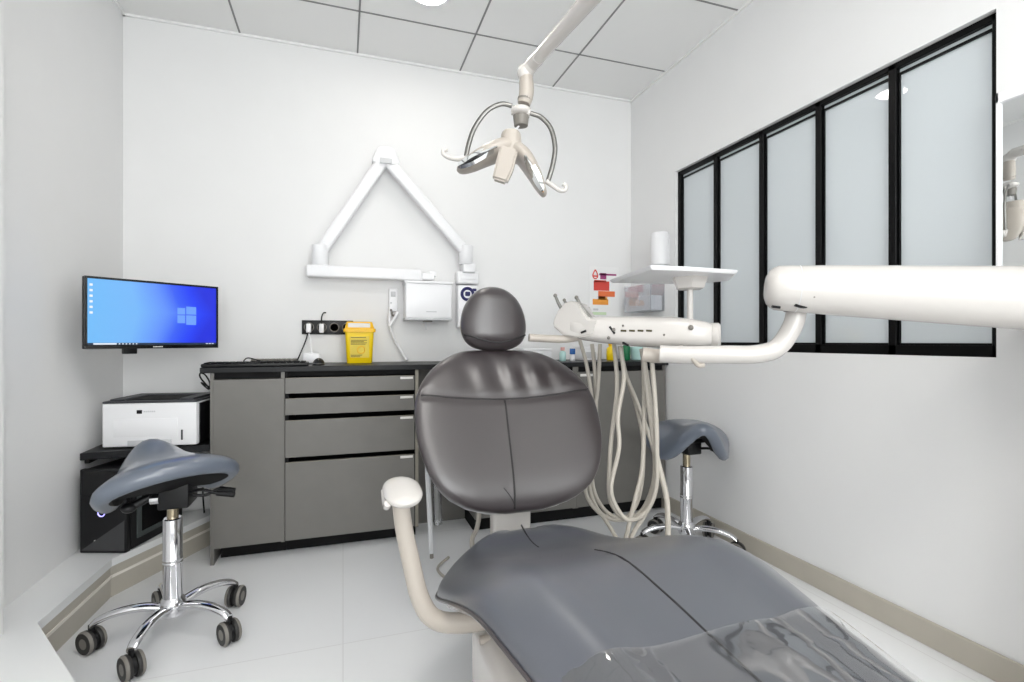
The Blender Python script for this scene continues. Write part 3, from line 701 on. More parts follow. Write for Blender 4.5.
def saddle_seat(t, T, base):
    # saddle cushion: arch across u, dip along v
    def top(u, v):                                       # v=-1 broad rear, v=+1 narrow raised front
        f = (v+1)/2; sm = f*f*(3-2*f)
        W = .250-.080*sm
        droop = .055+.165*sm
        z = -droop*abs(u)**2.1 + .022*max(v,0)**2 - .012*(1-v*v)*(1-u*u) + .012*sm
        return Vector((u*W, v*.180*(1-.10*u*u), z))
    N = 20; K = 40
    def edge(r, th):
        p = 2.6
        c, s_ = math.cos(th), math.sin(th)
        q_ = (abs(c)**p+abs(s_)**p)**(-1/p)
        return r*q_*c, r*q_*s_
    def nrm(u,v):
        e_ = 1e-3
        a_ = top(u+e_,v)-top(u-e_,v); b_ = top(u,v+e_)-top(u,v-e_)
        return a_.cross(b_).normalized()
    rings = []
    for i in range(1, N+1):
        r = i/N
        rr = r; off = .0 if r < .6 else -.026*(1-math.sqrt(max(0,1-((r-.6)/.4)**2)))
        rings.append([(lambda uv_: top(*uv_)+nrm(*uv_)*off)(edge(rr, 2*PI*j/K)) for j in range(K)])
    for r, off in ((1.01,-.038),(1.0,-.050),(.965,-.060),(.90,-.065)):
        rings.append([(lambda uv_: top(*uv_)+nrm(*uv_)*off)(edge(r, 2*PI*j/K)) for j in range(K)])
    mb = MB().loft(rings, cap=False)
    c0 = len(mb.v); mb.v.append(top(0,0)); mb.f += [(c0, j, (j+1) % K) for j in range(K)]
    mb.v = [T @ p + base for p in mb.v]
    st = obj('seat', mb, 'stool', t)
    under = MB(); ru = []
    for r, off in ((.90,-.0655),(.6,-.062),(.25,-.060)):
        ru.append([T @ (top(*edge(r,2*PI*j/K))+nrm(*edge(r,2*PI*j/K))*off) + base for j in range(K)])
    under.loft(ru)
    obj('underside', under, 'blackm', st, label='black underside board')
    return st
# left stool
SL = Vector((-.560, 2.040, 0))
tL = make_stool('grey saddle stool standing in front of the computer tower', math.radians(42))
SEAT_L = Matrix.Translation((-.030,.0,.642)) @ Matrix.Rotation(math.radians(29),4,'Z') @ Matrix.Rotation(math.radians(-3),4,'Y') @ Matrix.Rotation(math.radians(0),4,'X')
saddle_seat(tL, SEAT_L, Vector((0,0,0)))
mech = obj('tilt_mechanism', MB().box(-.030,.062,-.06,.06,.452,.555,.006,2).box(-.06,.075,-.07,.07,.550,.590,.004,2), 'black', tL)
obj('pivot_bolt', MB().tube([(-.045,-.065,.495),(-.020,-.065,.495)], .017, 16), 'chrome', mech, label='chrome pivot bolt')
for pts in ([(.06,-.04,.500),(.10,-.06,.512),(.15,-.07,.498),(.205,-.08,.490)], [(.06,.0,.480),(.10,.01,.474),(.14,.02,.490),(.19,.01,.482)]):
    lv = obj('lever', MB().tube(pts, .0055, 8, 6), 'black', tL)
    obj('lever_grip', MB().tube(pts[-2:], .009, 10), 'black', lv)
obj('side_knob', MB().tube([(-.03,-.05,.51),(-.09,-.08,.482)], .014, 12).ball((-.10,-.085,.478),.022,.022,.017), 'black', tL)
# right stool: its own copy of the base, seat turned
tR = make_stool('grey saddle stool against the right wall behind the hanging hoses', math.radians(24))
SEAT_R = Matrix.Translation((.025,0,.622)) @ Matrix.Rotation(math.radians(160),4,'Z')
saddle_seat(tR, SEAT_R, Vector((0,0,0)))
mech = obj('tilt_mechanism', MB().box(-.03,.05,-.05,.05,.470,.53,.006,2).box(-.055,.06,-.06,.06,.528,.568,.004,2), 'black', tR)
lv = obj('lever', MB().tube([(.04,-.05,.50),(.07,-.09,.505),(.10,-.11,.49)], .006, 8, 6), 'black', tR)
obj('lever_grip', MB().tube([(.07,-.09,.505),(.10,-.11,.49)], .010, 10), 'black', lv)
tL.location = SL; tR.location = (1.60, 2.09, 0)

# ================================================================== DENTAL CHAIR
t = chair = thing('dental_chair', 'reclined dental chair with dark upholstery in the middle of the room', 'dental chair', (.57, 1.15, 0))
# ---- seat
ZT = [(-.15,.43),(.2,.49),(.5,.535),(.65,.550),(.78,.564),(.92,.570),(1.02,.548),(1.12,.512),(1.24,.462),(1.36,.418),(1.46,.400),(1.56,.404),(1.64,.410)]
WT = [(-.15,.20),(.2,.235),(.5,.262),(.70,.285),(.85,.315),(1.0,.338),(1.15,.350),(1.28,.348),(1.38,.325),(1.48,.275),(1.55,.205),(1.60,.125),(1.62,.06)]
def XC(y): return .575
def seat_top(u, y, lift=0.0):
    w_ = interp(WT, y); z = interp(ZT, y)
    a = min(abs(u), 1.0)
    n = 2.8
    h = .078*(1-a**n)**(1/n) - .078                        # rolls over at the sides
    bol = .014*math.exp(-((a-.70)/.17)**2)
    return Vector((XC(y)+u*w_, y, z+h+bol+lift))
ys_ = [-.15+.05*i for i in range(30)] + [1.33,1.37,1.41,1.45,1.48,1.51,1.54,1.565,1.585,1.60,1.612,1.62]
rings = []
NU = 30
us = [math.sin(-PI/2+PI*i/NU) for i in range(NU+1)]
for y in ys_:
    end = max(0.0, (y-1.50)/.12); end = min(end, 1.0)
    sq = math.sqrt(max(0, 1-end**2))
    rg = []
    w_ = interp(WT, y); z = interp(ZT, y)
    for u in us:
        p = seat_top(u, y); p.z = p.z - (1-sq)*.035; rg.append(p)
    for u in us[::-1][1:-1]:
        a = abs(u)
        rg.append(Vector((XC(y)+u*w_, y, z-.078-.024*(1-a**3)**(1/3)*sq)))
    rings.append(rg)
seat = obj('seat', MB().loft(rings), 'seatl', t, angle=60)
for ya, yb in ((1.595, 1.40), (1.045, -.10)):
    sm = [seat_top(-.075, ya+(yb-ya)*k/40, -.0008) for k in range(41)]
    obj('seam', MB().tube(sm, .0026, 8), 'seam', seat, label='dark centre seam')
for sg in (-1, 1):
    pp = []
    for y in [-.12+.04*i for i in range(43)]:
        w_ = interp(WT, min(y,1.6)); pp.append(Vector((XC(y)+sg*(w_+.001), y, interp(ZT, y)-.078)))
    obj('piping', MB().tube(pp, .0045, 8), 'leather', seat)
# shell under the seat
rings = []
for y in [-.14+.06*i for i in range(29)]:
    if y > 1.56: break
    w_ = interp(WT, y)-.016; z = interp(ZT, y)-.086
    rings.append([Vector((XC(y)+w_*c_, y, z+d_)) for c_, d_ in ((-1,0),(-.97,-.018),(-.85,-.036),(-.5,-.048),(0,-.05),(.5,-.048),(.85,-.036),(.97,-.018),(1,0),(.5,.004),(0,.004),(-.5,.004))])
obj('seat_shell', MB().loft(rings), 'unit', t, label='white shell under the seat')
# film over the foot end
cols = []
yy0 = -.10
NV = 60; NUu = 44
vs = []; fs = []
rnd = random.Random(3)
ph = [(rnd.uniform(0,6.28), rnd.uniform(8,26), rnd.uniform(-20,20)) for _ in range(7)]
for i in range(NV+1):
    y = yy0+(.668-yy0)*i/NV
    for j in range(NUu+1):
        u = -1.0+2.0*j/NUu
        p = seat_top(u*.985, y)
        r_ = sum(math.sin(a+bx*u+cy_*y) for a,bx,cy_ in ph)/7
        wob = .0030+.0075*r_*max(0,u+.05)**1.2
        edgew = .010*max(0, u-.35)*abs(math.sin(9*y+2*u))
        p = p+Vector((.003*u if abs(u) > .9 else 0, (.006*math.sin(5*u+1)+.012*u+.035*max(0,-u)**1.5) if i == NV else 0, max(.0022, wob+edgew)))
        vs.append(p)
for i in range(NV):
    for j in range(NUu):
        a = i*(NUu+1)+j; fs.append((a,a+1,a+NUu+2,a+NUu+1))
fm = obj('foot_film', MB().add(vs, fs), 'film', t, angle=80, label='clear plastic film over the foot end')
# ---- base and column
obj('base_column', MB().box(.30,.85,.70,1.24,.0,.33,.035,4).box(.36,.80,.62,1.30,.33,.40,.02,3), 'unit', t)
obj('base_plate', MB().box(.32,.86,.35,1.28,.0,.05,.02,3), 'unit', t)
obj('back_post', MB().box(.500,.640,1.70,1.76,.10,.47,.012,3).box(.505,.635,1.25,1.71,.10,.20,.012,3), 'unit', t, label='white post carrying the backrest')
# ---- backrest
B0 = Vector((.582,1.628,.436)); B1 = Vector((.574,1.928,.981))
eS = (B1-B0).normalized(); eX = Vector((1,0,0)); eN = eX.cross(eS).normalized()
if eN.y > 0: eN = -eN
BL = (B1-B0).length
BW = [(p_, w_*1.035) for p_, w_ in [(0,.06),(.03,.160),(.09,.238),(.18,.286),(.30,.316),(.42,.331),(.52,.334),(.62,.330),(.72,.312),(.82,.274),(.90,.226),(.96,.172),(.985,.135),(1.0,.085)]]
def EE(s_):
    q_ = min(1.0, min(s_, 1-s_)/.26)
    return math.sqrt(max(0, 1-(1-q_)**2.4))
def back_front(u, s_, lift=0.0):
    w_ = interp(BW, s_)
    a = min(abs(u),1.0)
    n_ = .050*(1-a**3.0)**(1/3.0)
    e_ = EE(s_)
    cup = .045*u*u*(w_/.33)**2
    fold = 0
    if .64 < s_ < .985:
        k = (s_-.64)/.345; env = math.sin(PI*min(1,k))**.8*(1-.5*abs(u))
        xx_ = u*w_/.33
        fold = .0066*env*(math.sin(17*(xx_-.12*(1-k))+1.0)*math.exp(-((xx_+.18)/.35)**2)+1.2*math.sin(19*(xx_+.25*k*xx_))*math.exp(-((xx_-.35)/.28)**2))
    puff = -.008*math.exp(-((s_-.64+.0-.035*u*u)/.025)**2)
    return B0+eS*(BL*s_)+eX*(u*w_)+eN*(n_*e_+cup+(fold+puff)*(1 if a<.95 else 0)+lift)
ss = [0,.006,.015,.03,.05,.08]+[.11+.02*i for i in range(43)]+[.965,.978,.988,.995,1.0]
rings = []
NU = 56
us = [math.sin(-PI/2+PI*i/NU) for i in range(NU+1)]
for s_ in ss:
    rg = [back_front(u, s_) for u in us]
    w_ = interp(BW, s_); e_ = EE(s_)
    for u in us[::-1][1:-1]:
        a = abs(u)
        rg.append(B0+eS*(BL*s_)+eX*(u*w_)+eN*(-.045*(1-a**3)**(1/3)*e_+.045*u*u*(w_/.33)**2))
    rings.append(rg)
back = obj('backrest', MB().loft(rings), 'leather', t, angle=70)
obj('seam', MB().tube([back_front(-.98+1.96*i/40,   .640+.035*((-.98+1.96*i/40)**2), -.0005) for i in range(41)], .0038, 8), 'seam', back, label='dark curved cross seam')
obj('centre_seam', MB().tube([back_front((-.034+.022*i/30)/interp(BW,.018+.62*i/30), .018+.62*i/30, -.0005) for i in range(31)], .0036, 8), 'seam', back, label='dark vertical centre seam')
obj('crease', MB().tube([back_front((-.034-.035*(i/8)**1.5)/interp(BW,.03+.012*i), .03+.012*i, -.001) for i in range(9)], .0022, 6), 'seam', back)
rings = []
for s_ in [.02,.05,.1]+[.16+.06*i for i in range(13)]+[.94,.97]:
    w_ = interp(BW, s_)-.004
    rings.append([B0+eS*(BL*s_)+eX*(w_*math.cos(PI*j/16))*1.0+eN*(-.020-.050*math.sin(PI*j/16)+.045*math.cos(PI*j/16)**2*(w_/.33)**2) for j in range(17)] + [B0+eS*(BL*s_)+eN*(-.02)])
obj('back_shell', MB().loft(rings), 'lgrey', t, label='pale grey shell behind the backrest')
# ---- headrest
H0 = at(493.5,352,1.99); H1 = at(492.5,289,2.02)
H0 = Vector((.566,1.905,.984)); 
hS = Vector((-.02,.16,.97)).normalized(); hN = eX.cross(hS).normalized()
if hN.y > 0: hN = -hN
HL = .252
HW = [(0,.045),(.04,.082),(.12,.112),(.25,.129),(.38,.1335),(.52,.130),(.66,.119),(.80,.098),(.90,.073),(.96,.048),(1.0,.015)]
rings = []
for s_ in [0,.01,.03,.06]+[.1+.05*i for i in range(17)]+[.93,.96,.98,.992,1.0]:
    w_ = interp(HW, s_); e_ = min(1,4*s_*(1-s_)*1.6)**.55
    rg = []
    for j in range(40):
        a = 2*PI*j/40; c_, d_ = math.cos(a), math.sin(a)
        rg.append(H0+hS*(HL*s_)+eX*(w_*math.copysign(abs(c_)**.85,c_))+hN*(math.copysign(abs(d_)**.85,d_)*(.058 if d_>0 else .04)*e_+.02*(s_-.5)))
    rings.append(rg)
hd = obj('headrest', MB().loft(rings), 'leather', t, angle=70)
def hfront(u, s_):
    w_ = interp(HW, s_); e_ = min(1,4*s_*(1-s_)*1.6)**.55
    c_ = max(-1,min(1,u)); d_ = math.sqrt(max(0,1-abs(c_)**(2/.85)))
    return H0+hS*(HL*s_)+eX*(w_*c_)+hN*((d_**.85)*.058*e_+.02*(s_-.5))
obj('headrest_piping', MB().tube([hfront(-.97+1.94*i/30, .10+.14*((-.97+1.94*i/30)**2)) for i in range(31)], .0035, 8), 'seam', hd, label='dark piping along the lower edge')
obj('headrest_stem', MB().box(.537,.597,1.93,1.955,.90,1.03,.004,2), 'black', t)
# ---- armrest on the chair's right side
ar = MB().tube([(.40,1.14,.378),(.33,1.14,.372),(.25,1.145,.372),(.195,1.15,.390),(.165,1.155,.44),(.146,1.158,.52),(.130,1.16,.60),(.122,1.162,.668)], lambda s: .0235-.0045*s, 18, 6)
arm = obj('armrest_tube', ar, 'beige', t)
rings = []
pc_ = Vector((.131,1.165,.682))
for i in range(17):
    s_ = -1+2*i/16; k = math.sqrt(max(0,1-abs(s_)**2.6)); k = max(k,.06)
    rings.append([pc_+Vector((.043*k*math.cos(2*PI*j/20)-.004, s_*.085, .016*k*(1.35 if math.sin(2*PI*j/20)<0 else .9)*math.sin(2*PI*j/20)+.006*s_)) for j in range(20)])
pad = obj('armrest_pad', MB().loft(rings), 'unit', t)
obj('pad_trim', MB().tube([pc_+Vector((-.040, .055*q_, -.006-.024*(1-q_*q_))) for q_ in [-.9+.09*i for i in range(21)]], .0075, 10, flat=1.0), 'unit', pad)
obj('arm_socket', MB().tube([(.355,1.14,.362),(.44,1.14,.372)], .032, 18).tube([(.30,1.14,.325),(.325,1.14,.325)],.010,10), 'beige', t)
# suction hose hanging at the side of the chair, white drain hose by the post
sh = MB().tube([at(427,440,2.05),at(428,480,2.05),at(430,520,2.05),at(431.5,553,2.05)], .0105, 12, 6)
so_ = obj('suction_tube', sh, 'lgrey', t)
obj('suction_sleeve', MB().tube([at(437,445,2.07),at(437,490,2.07),at(438,524,2.07)], .018, 14, 6), 'sleeve', so_, label='clear sleeve')
obj('suction_tip', MB().tube([at(431.5,552,2.05),at(431.7,558,2.05)], .008, 10), 'greyp', so_, label='dark grey tip')
obj('hose_holder', MB().box(.31,.50,1.90,1.925,.59,.62,.006,2), 'lgrey', t)
obj('drain_hose', MB().tube([at(479,500,1.95),at(479,515,1.95),at(477,528,1.92),at(472,540,1.85),at(474,556,1.75)], .009, 10, 6), 'hose', t)
obj('floor_cable', MB().tube([(.47,2.35,.006),(.40,2.25,.005),(.43,2.12,.005),(.50,2.02,.005),(.53,1.8,.006),(.53,1.62,.05),(.54,1.60,.205)], .006, 8, 8), 'hose', t)

# ================================================================== DELIVERY UNIT
A0 = at(776,288,1.52); A1 = at(1024,298,1.34); post = at(1075,304,1.28)
t = unit = thing('delivery_unit', 'white dental delivery unit with instrument console on a thick swing arm', 'dental unit', (post.x, post.y, 0))
ax = (A1-A0).normalized()
endp = post
# thick tapering arm
def arm_pts(k): return A0.lerp(A1, k)
K1 = (endp-A0).length/(A1-A0).length
rings = []
side = Vector((0,0,1)).cross(ax).normalized(); up = ax.cross(side)
prof = [(-.030,.02),(-.028,.036),(-.022,.050),(-.012,.060),(.0,.066),(.03,.0685),(.06,.069)]
for d_, r_ in prof: rings.append((A0+ax*d_, r_))
LT = (A1-A0).length
for k in (.3,.6,1.0,K1*.99): rings.append((A0+ax*(LT*k), .069+.015*min(k,1.2)))
rg = [[c+side*(r_*math.cos(2*PI*j/36))+up*(r_*math.sin(2*PI*j/36)) for j in range(36)] for c, r_ in rings]
arm_o = obj('swing_arm', MB().loft(rg), 'unit', t)
obj('arm_joint_line', MB().loft([[A0+ax*(.055+d_)+side*(.0696*math.cos(2*PI*j/36))+up*(.0696*math.sin(2*PI*j/36)) for j in range(36)] for d_ in (0,.0018)]), 'lgrey', arm_o)
scp = at(783,297,1.45)
obj('screw', MB().ball(A0+ax*.068-side*.0+Vector((0,0,-.028))-Vector((ST,CT,0))*.063, .005,.005,.005), 'greyp', arm_o, label='small dark screw')
obj('post', MB().lathe([(.083,0),(.083,.03),(.068,.05),(.060,.06),(.060,1.02),(.078,1.03),(.078,1.22),(.06,1.24)], 32, None, (endp.x,endp.y,0)), 'unit', t)
# elbow pipe
E_ = [at(797,305,1.55), at(793,325,1.55), at(778,347,1.56), at(757,354,1.57), at(725,354.5,1.59), at(690,355,1.62), at(660,354,1.65)]
obj('elbow_pipe', MB().tube(E_, .0285, 20, 8), 'unit', t)
obj('pipe_collar', MB().tube([at(797,304,1.53), at(797,311.5,1.53)], .036, 24), 'black', t, label='black collar under the arm')
obj('arm_slot', MB().tube([at(795,305,1.462), at(803,307,1.462), at(811,305.5,1.462)], .0045, 8, 4), 'black', arm_o, label='black slot under the arm end')
obj('arm_slot', MB().tube([at(772,306.5,1.475), at(780,307.5,1.475)], .004, 8), 'black', arm_o, label='black slot under the arm end')
# bracket under console
obj('clamp', MB().tube([at(642,354,1.70), at(660,356,1.69), at(684,352,1.66)], .024, 14, 6).tube([at(684,350,1.62), at(692,358,1.60), at(698,365,1.60), at(704,365,1.60)], .008, 10, 6), 'beige', t)
# console body
def P_c(u, v): 
    k = (u-560)/160.0
    return at(u, v, 1.90-.22*k)
dir_c = (P_c(718,334)-P_c(565,326)).normalized()
dside = Vector((0,0,1)).cross(dir_c).normalized()         # away from the camera
cup_ = dir_c.cross(dside)
if cup_.z < 0: cup_ = -cup_
if dside.y < 0: dside = -dside
secs = [(568,326,.016,.05),(574,327,.034,.07),(584,328.5,.044,.080),(605,330,.049,.085),(640,331.5,.054,.085),(672,332.5,.055,.085),(695,333.5,.048,.080),(706,334.5,.043,.068),(712,335,.036,.055)]
rg = []
for u, v, hh, dd in secs:
    c = P_c(u, v)+dside*.03
    rg.append([c+dside*(dd*math.copysign(abs(math.cos(2*PI*j/32))**.6,math.cos(2*PI*j/32)))+cup_*(hh*math.copysign(abs(math.sin(2*PI*j/32))**.6,math.sin(2*PI*j/32))) for j in range(32)])
con = obj('console', MB().loft(rg), 'unit', t, angle=50)
Rk = frame_T(P_c(709,334)+dside*.03, dir_c, -dside)
obj('end_knob', MB().lathe([(.036,-.02),(.042,-.012),(.042,.022),(.034,.03)], 28, frame_T(P_c(711,335)+dside*.03,(0,0,1),dir_c)), 'unit', con)
# head block at the left with instrument rests
hb = [(553,326),(556,316),(562,307),(569,302.5),(577,301.5),(583,304),(587,312),(592,319),(602,321),(598,335),(582,338),(566,336)]
f0 = [P_c(u,v)-dside*(.058*min(1,(u-547)/34)) for u,v in hb]; f1 = [P_c(u,v)+dside*.09 for u,v in hb]
b = bmesh.new()
lo = [b.verts.new(p) for p in f0]; hi = [b.verts.new(p) for p in f1]
b.faces.new(lo); b.faces.new(hi[::-1])
for i in range(len(hb)): b.faces.new((lo[i], hi[i], hi[(i+1)%len(hb)], lo[(i+1)%len(hb)]))
bmesh.ops.recalc_face_normals(b, faces=b.faces[:])
bmesh.ops.bevel(b, geom=b.edges[:], offset=.007, segments=2, affect='EDGES')
obj('instrument_holder', MB().bm(b), 'unit', con)
# front detail of the console
def front(u, v, hh=.0): return P_c(u, v)-dside*.0548
dt = MB()
for k in range(4):
    p = front(626.5+k*8.3, 331)
    dt.box(-.010,.010,-.0035,.0035,-.002,.002,.001,1,frame_T(p, dir_c, -dside))
obj('key_row', dt, 'ink', con, label='row of small dark keys')
for u,v,r_ in ((612,338,.006),(617,330,.007),(626,326,.004),(666,335,.004),(692,328,.009)): obj('instrument_peg', MB().ball(front(u,v)+(dside*.004 if u>685 else Vector()), r_, r_, r_, None, 12, 8), 'greyp', con, label='small dark peg')
obj('vent_slot', MB().tube([front(613,327),front(618,334)], .004, 8).tube([front(585,333),front(590,331)],.004,8).tube([P_c(625,342.5)-dside*.045,P_c(631,345.5)-dside*.045],.004,8), 'black', con)
# handpieces standing in the holder
for a, b_, r_ in (((557,296),(566,313),.0065),((578,298),(593,319),.0065),((566,300.5),(570,304),.0055)):
    hp = obj('handpiece', MB().tube([P_c(*a)-dside*.02, P_c((a[0]+b_[0])/2-.5,(a[1]+b_[1])/2+1)-dside*.02, P_c(*b_)-dside*.02], lambda s, r_=r_: r_*(.8+.3*s), 12, 5), 'steel', t, label='steel instrument in the holder')
    obj('handpiece_tip', MB().ball(P_c(*a)-dside*.02, r_*1.15), 'greyp', hp)
obj('console_handle', MB().tube([at(529,337.5,1.86), at(545,338.5,1.87), at(565,339,1.88), at(585,336,1.88)], lambda s: .0145 if s<.9 else .012, 14, 6), 'beige', t, label='grey grip handle on the left')
# tray on post
TZ = 1.245
tn = [at(655,269,1), at(735,274,1), at(700,285,1), at(613,283,1)]
def on_z(u, v, z):
    r = ray(u, v); k = (z-CH)/r.z; return Vector((r.x*k, r.y*k, z))
poly = [on_z(652,269.5,TZ), on_z(690,271,TZ), on_z(736,274,TZ), on_z(728,281,TZ), on_z(690,284.5,TZ), on_z(612,283,TZ)]
b = bmesh.new()
lo = [b.verts.new(p) for p in poly]; hi = [b.verts.new(p+Vector((0,0,.013))+(p-sum(poly,Vector())/6)*.05) for p in poly]
b.faces.new(lo); b.faces.new(hi[::-1])
for i in range(6): b.faces.new((lo[i], hi[i], hi[(i+1)%6], lo[(i+1)%6]))
bmesh.ops.recalc_face_normals(b, faces=b.faces[:])
bmesh.ops.bevel(b, geom=b.edges[:], offset=.003, segments=2, affect='EDGES')
tr = obj('tray', MB().bm(b), 'white', t)
tc_ = at(690,281,1.80)
obj('tray_holder', MB().lathe([(.040,-.040),(.050,-.036),(.060,-.010),(.065,.004)], 6, None, (tc_.x, tc_.y, TZ-.003)), 'unit', t)
obj('tray_post', MB().tube([Vector((tc_.x,tc_.y,TZ-.02)), Vector((tc_.x,tc_.y,1.06))], .011, 14), 'unit', t)
# hoses
HS = [
 [(580,341),(586,362),(590,385),(593,410),(592.5,440),(588,470),(585.5,490),(592,505),(604,518),(614,534),(622,550)],
 [(592,344),(595,374),(596,419),(592,472),(596,496),(608,513),(624,518),(636,505),(642,480),(643,440),(636,405),(626,375),(620,346)],
 [(600,344),(599,370),(597,395),(593,425),(590,465),(590,490),(600,512),(618,520),(640,512),(652,488),(655,460),(648,432),(636,400),(625,372),(621,347)],
 [(614,344),(617,389),(611,442),(609,490),(615,510),(628,520),(645,510),(654,480),(654,445),(648,400),(643,350)],
 [(620,347),(624,378),(618,416),(619,448),(611,487),(617,508),(629,520),(646,512),(656,488),(657,455),(655,400),(651,352)],
 [(643,350),(644,389),(644,430),(642,470),(635,500),(628,530),(624,552)],
 [(642,349),(648,389),(655,448),(666,495),(668,530),(667,552)],
 [(651,351),(654,389),(657,439),(654,485),(646,512),(634,532),(628,552)],
]
DD = [2.10,2.09,2.08,1.90,1.86,1.82,1.80,1.82]
for h, d_ in zip(HS, DD):
    n_ = len(h); pts = []
    for i, (u, v) in enumerate(h):
        k = i/(n_-1)
        dd = d_-.10*math.sin(PI*k)*0-.14*k*(1 if n_ > 9 else .3)
        dd = max(dd, 1.72) if n_ > 6 else dd-.05*k
        pts.append(at(u, v, dd))
    if h[-1][1] > 540: pts += [Vector((pts[-1].x-.03, pts[-1].y-.06, .12)), Vector((pts[-1].x-.05, pts[-1].y-.12, .012)), Vector((.87, 1.33, .012))]
    obj('hose', MB().tube(pts, .0080 if h[0][0] != 642 else .0095, 10, 8), 'hose', t, label=None)

# ================================================================== OPERATING LIGHT
DL = 1.70
L = lambda u, v, d=0.0: at(u, v, DL+d)
P1 = L(531,66,-.01); P2 = at(590,-1,1.36); dirl = (P2-P1)
P3 = P1+dirl*1.55
t = thing('operating_light', 'dental operating light with two reflector wings hanging over the chair', 'dental light', (P3.x, P3.y, ZC))
obj('ceiling_rose', MB().lathe([(.10,-.0005),(.10,-.02),(.05,-.04),(.03,-.045)], 28, None, (P3.x,P3.y,ZC)), 'unit', t)
obj('drop_post', MB().tube([Vector((P3.x,P3.y,ZC-.03)), Vector((P3.x,P3.y,P3.z-.03))], .03, 20), 'unit', t)
a0 = P1+dirl*.12
obj('boom', MB().tube([a0, P3], lambda s: .0205+.006*s, 22), 'unit', t)
obj('boom_sleeve', MB().tube([P1+dirl*.02, P1+dirl*.16], .0225, 20), 'unit', t)
jn = MB().ball(L(525.5,73), .028,.026,.03).tube([L(526,73),P1+dirl*.03], .022, 16)
obj('swivel_joint', jn, 'unit', t)
obj('neck', MB().tube([L(526,76),L(526.5,92),L(524,104)], lambda s: .022+.003*math.sin(PI*s), 18, 5), 'beige', t)
obj('neck_ring', MB().tube([L(525,98.5),L(524.7,100.5)], .0245, 20), 'greyp', t, label='grey ring at the lower neck')
hub = MB().ball(L(521,111), .034,.034,.017)
hub.tube([L(512,110),L(530,113)], .016, 12)
yk = obj('yoke_hub', hub, 'unit', t)
obj('hub_cap', MB().tube([L(521,116),L(521,126)], lambda s: .027-.004*s, 20), 'greyp', yk, label='dark grey hub cap')
obj('hub_pin', MB().tube([L(519,126),L(515,130)], .0035, 8), 'white', yk)
for pts in ([(512,106),(501,104),(487,111),(475,127),(469,143),(466,157)], [(525,112),(533,114),(542,118),(551,129),(555,146.5),(553,164),(548,181)]):
    obj('yoke_arm', MB().tube([L(u,v) for u,v in pts], .0055, 12, 8, flat=1.5), 'steel', t, label='silver curved yoke arm')
# lamp head: central body and two wings
def quad_loft(path, wprof, hprof, m, name, parent, n=18):
    pts = [Vector(p) for p in path]; rg = []
    fw = Vector((ST,CT,0))
    for i, p in enumerate(pts):
        tg = (pts[min(i+1,len(pts)-1)]-pts[max(i-1,0)]).normalized()
        upv = fw.cross(tg).normalized()
        if upv.z < 0: upv = -upv
        s_ = i/(len(pts)-1); w_ = interp(wprof, s_); h_ = interp(hprof, s_)
        rg.append([p+fw*(w_*math.cos(2*PI*j/n))+upv*(h_*math.sin(2*PI*j/n)) for j in range(n)])
    return obj(name, MB().loft(rg), m, parent)
lw = spline([L(512,147),L(500,150),L(484,157),L(468,165.5),L(457,171)], 5)
rw = spline([L(514,149),L(524,158),L(533,172),L(540,186),L(545,196.5)], 5)
HP = [(0,.033),(.3,.032),(.6,.027),(.85,.018),(.95,.010),(1,.003)]
HPR = [(0,.030),(.3,.028),(.6,.022),(.85,.014),(.95,.009),(1,.003)]
WPf = [(0,.045),(.3,.060),(.6,.058),(.85,.04),(.95,.025),(1,.006)]
wl_ = quad_loft(lw, WPf, HP, 'beige', 'reflector_wing', t)
wr_ = quad_loft(rw, WPf, HPR, 'beige', 'reflector_wing', t)
bd_ = spline([L(511,134),L(511,140),L(511,150),L(509,160)], 4)
fw = Vector((ST,CT,0)); rt = Vector((CT,-ST,0))
rg = []
for i, p in enumerate(bd_):
    s_ = i/(len(bd_)-1); w_ = interp([(0,.026),(.15,.033),(.6,.036),(1,.042)], s_)
    rg.append([p+rt*(w_*math.copysign(abs(math.cos(2*PI*j/24))**.7,math.cos(2*PI*j/24)))+fw*(.045*math.copysign(abs(math.sin(2*PI*j/24))**.7,math.sin(2*PI*j/24))) for j in range(24)])
obj('lamp_body', MB().loft(rg), 'beige', t)
# mirror facets on the undersides of the wings
def facet(path, off, hh, name, parent, m):
    pts = [Vector(p) for p in path]; rg = []
    for i, p in enumerate(pts):
        s_ = i/(len(pts)-1)
        tg = (pts[min(i+1,len(pts)-1)]-pts[max(i-1,0)]).normalized(); upv = fw.cross(tg).normalized()
        if upv.z < 0: upv = -upv
        h_ = hh*math.sqrt(max(.03,1-(2*s_-1)**2))
        c = p-fw*off-upv*.008
        rg.append([c-fw*.006+upv*h_, c-fw*.008, c+fw*.004-upv*h_, c+fw*.012])
    return obj(name, MB().loft(rg), m, parent)
facet(lw[6:20], .053, .016, 'reflector', wl_, 'mirror')
facet(rw[6:20], .053, .014, 'reflector', wr_, 'mirror')
obj('lens', MB().tube([p-fw*.060-Vector((0,0,.011)) for p in lw[8:18]], lambda s: .006*math.sin(PI*min(.97,max(.03,s))), 8), 'blackg', wl_, label='dark lens strip')
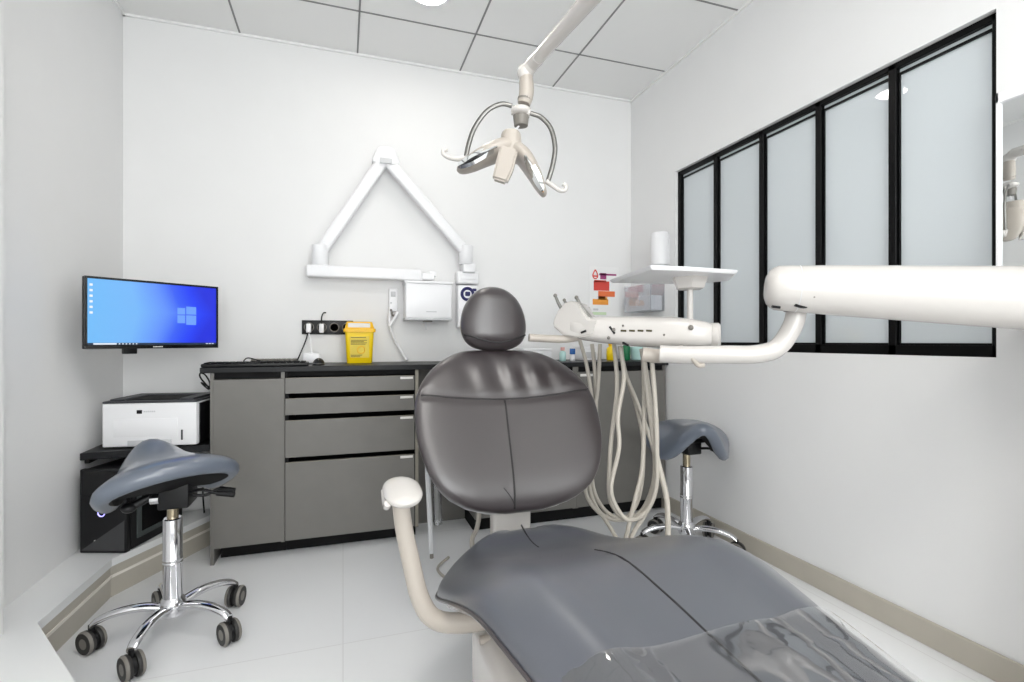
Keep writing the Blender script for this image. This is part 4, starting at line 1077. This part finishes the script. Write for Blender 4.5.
# front light shield
fs_ = [(501,153),(518,158),(513,178),(507,190),(493,185.5),(497,168)]
b = bmesh.new()
lo = [b.verts.new(L(u,v)-fw*.082) for u,v in fs_]; hi = [b.verts.new(L(u,v)-fw*.045) for u,v in fs_]
b.faces.new(lo); b.faces.new(hi[::-1])
for i in range(6): b.faces.new((lo[i], hi[i], hi[(i+1)%6], lo[(i+1)%6]))
bmesh.ops.recalc_face_normals(b, faces=b.faces[:])
bmesh.ops.bevel(b, geom=b.edges[:], offset=.007, segments=3, affect='EDGES')
obj('front_shield', MB().bm(b), 'beige', t, label='warm grey front shield')
for pts in ([(466,158),(457,159),(449,157.5),(443.5,154),(443.5,150.5),(447.5,150)], [(546,181),(553,186),(560,190.5),(565,190),(566,186),(562.5,184)]):
    obj('handle', MB().tube([L(u,v) for u,v in pts], lambda s: .0085-.002*s, 12, 6), 'unit', t)

# ================================================================== CABLES
def cable(pts, r, m, label, base):
    return single('cable', MB().tube(pts, r, 8, 8), m, label, 'cable', base)
cable([(-.60,2.72,.80),(-.625,2.68,.85),(-.63,2.70,.87),(-.615,2.72,.86),(-.60,2.74,.82),(-.61,2.76,.79),(-.645,2.78,.82),(-.62,2.80,.80),(-.580,2.87,.78),(-.578,2.97,.66),(-.578,2.985,.554)], .0035, 'black', 'black cable looping between the printer and the cabinet side', (-.584,2.98,.554))
cable([(-.60,2.90,.514),(-.60,2.86,.46),(-.61,2.80,.40),(-.64,2.78,.38),(-.67,2.80,.42),(-.64,2.84,.44),(-.62,2.86,.38),(-.66,2.88,.30),(-.66,2.90,.158)], .004, 'black', 'tangled black cables hanging under the shelf behind the left stool', (-.66,2.90,.158))
cable([(-.475,2.80,CZ+.004),(-.45,2.79,CZ+.035),(-.40,2.785,CZ+.024),(-.35,2.79,CZ+.006),(-.30,2.78,CZ+.004)], .003, 'black', 'thin black cable arching up behind the slim keyboard', (-.475,2.80,CZ))

# ================================================================== CAMERA, WORLD, OUTPUT LOOK
cam = bpy.data.cameras.new('camera'); co = bpy.data.objects.new('camera', cam); COL.objects.link(co)
cam.sensor_width = 36; cam.sensor_fit = 'HORIZONTAL'; cam.lens = 36*F/1024; cam.clip_start = .02
co.location = (0,0,CH); co.rotation_euler = (PI/2, 0, -TH)
SC.camera = co
wd = bpy.data.worlds.new('world'); SC.world = wd; wd.use_nodes = True
wd.node_tree.nodes['Background'].inputs[0].default_value = (.98,.985,.985,1); wd.node_tree.nodes['Background'].inputs[1].default_value = 4.5
vs_ = SC.view_settings
vs_.view_transform = 'Standard'; vs_.look = 'None'; vs_.gamma = 1; vs_.use_curve_mapping = False
vs_.exposure = 0.82
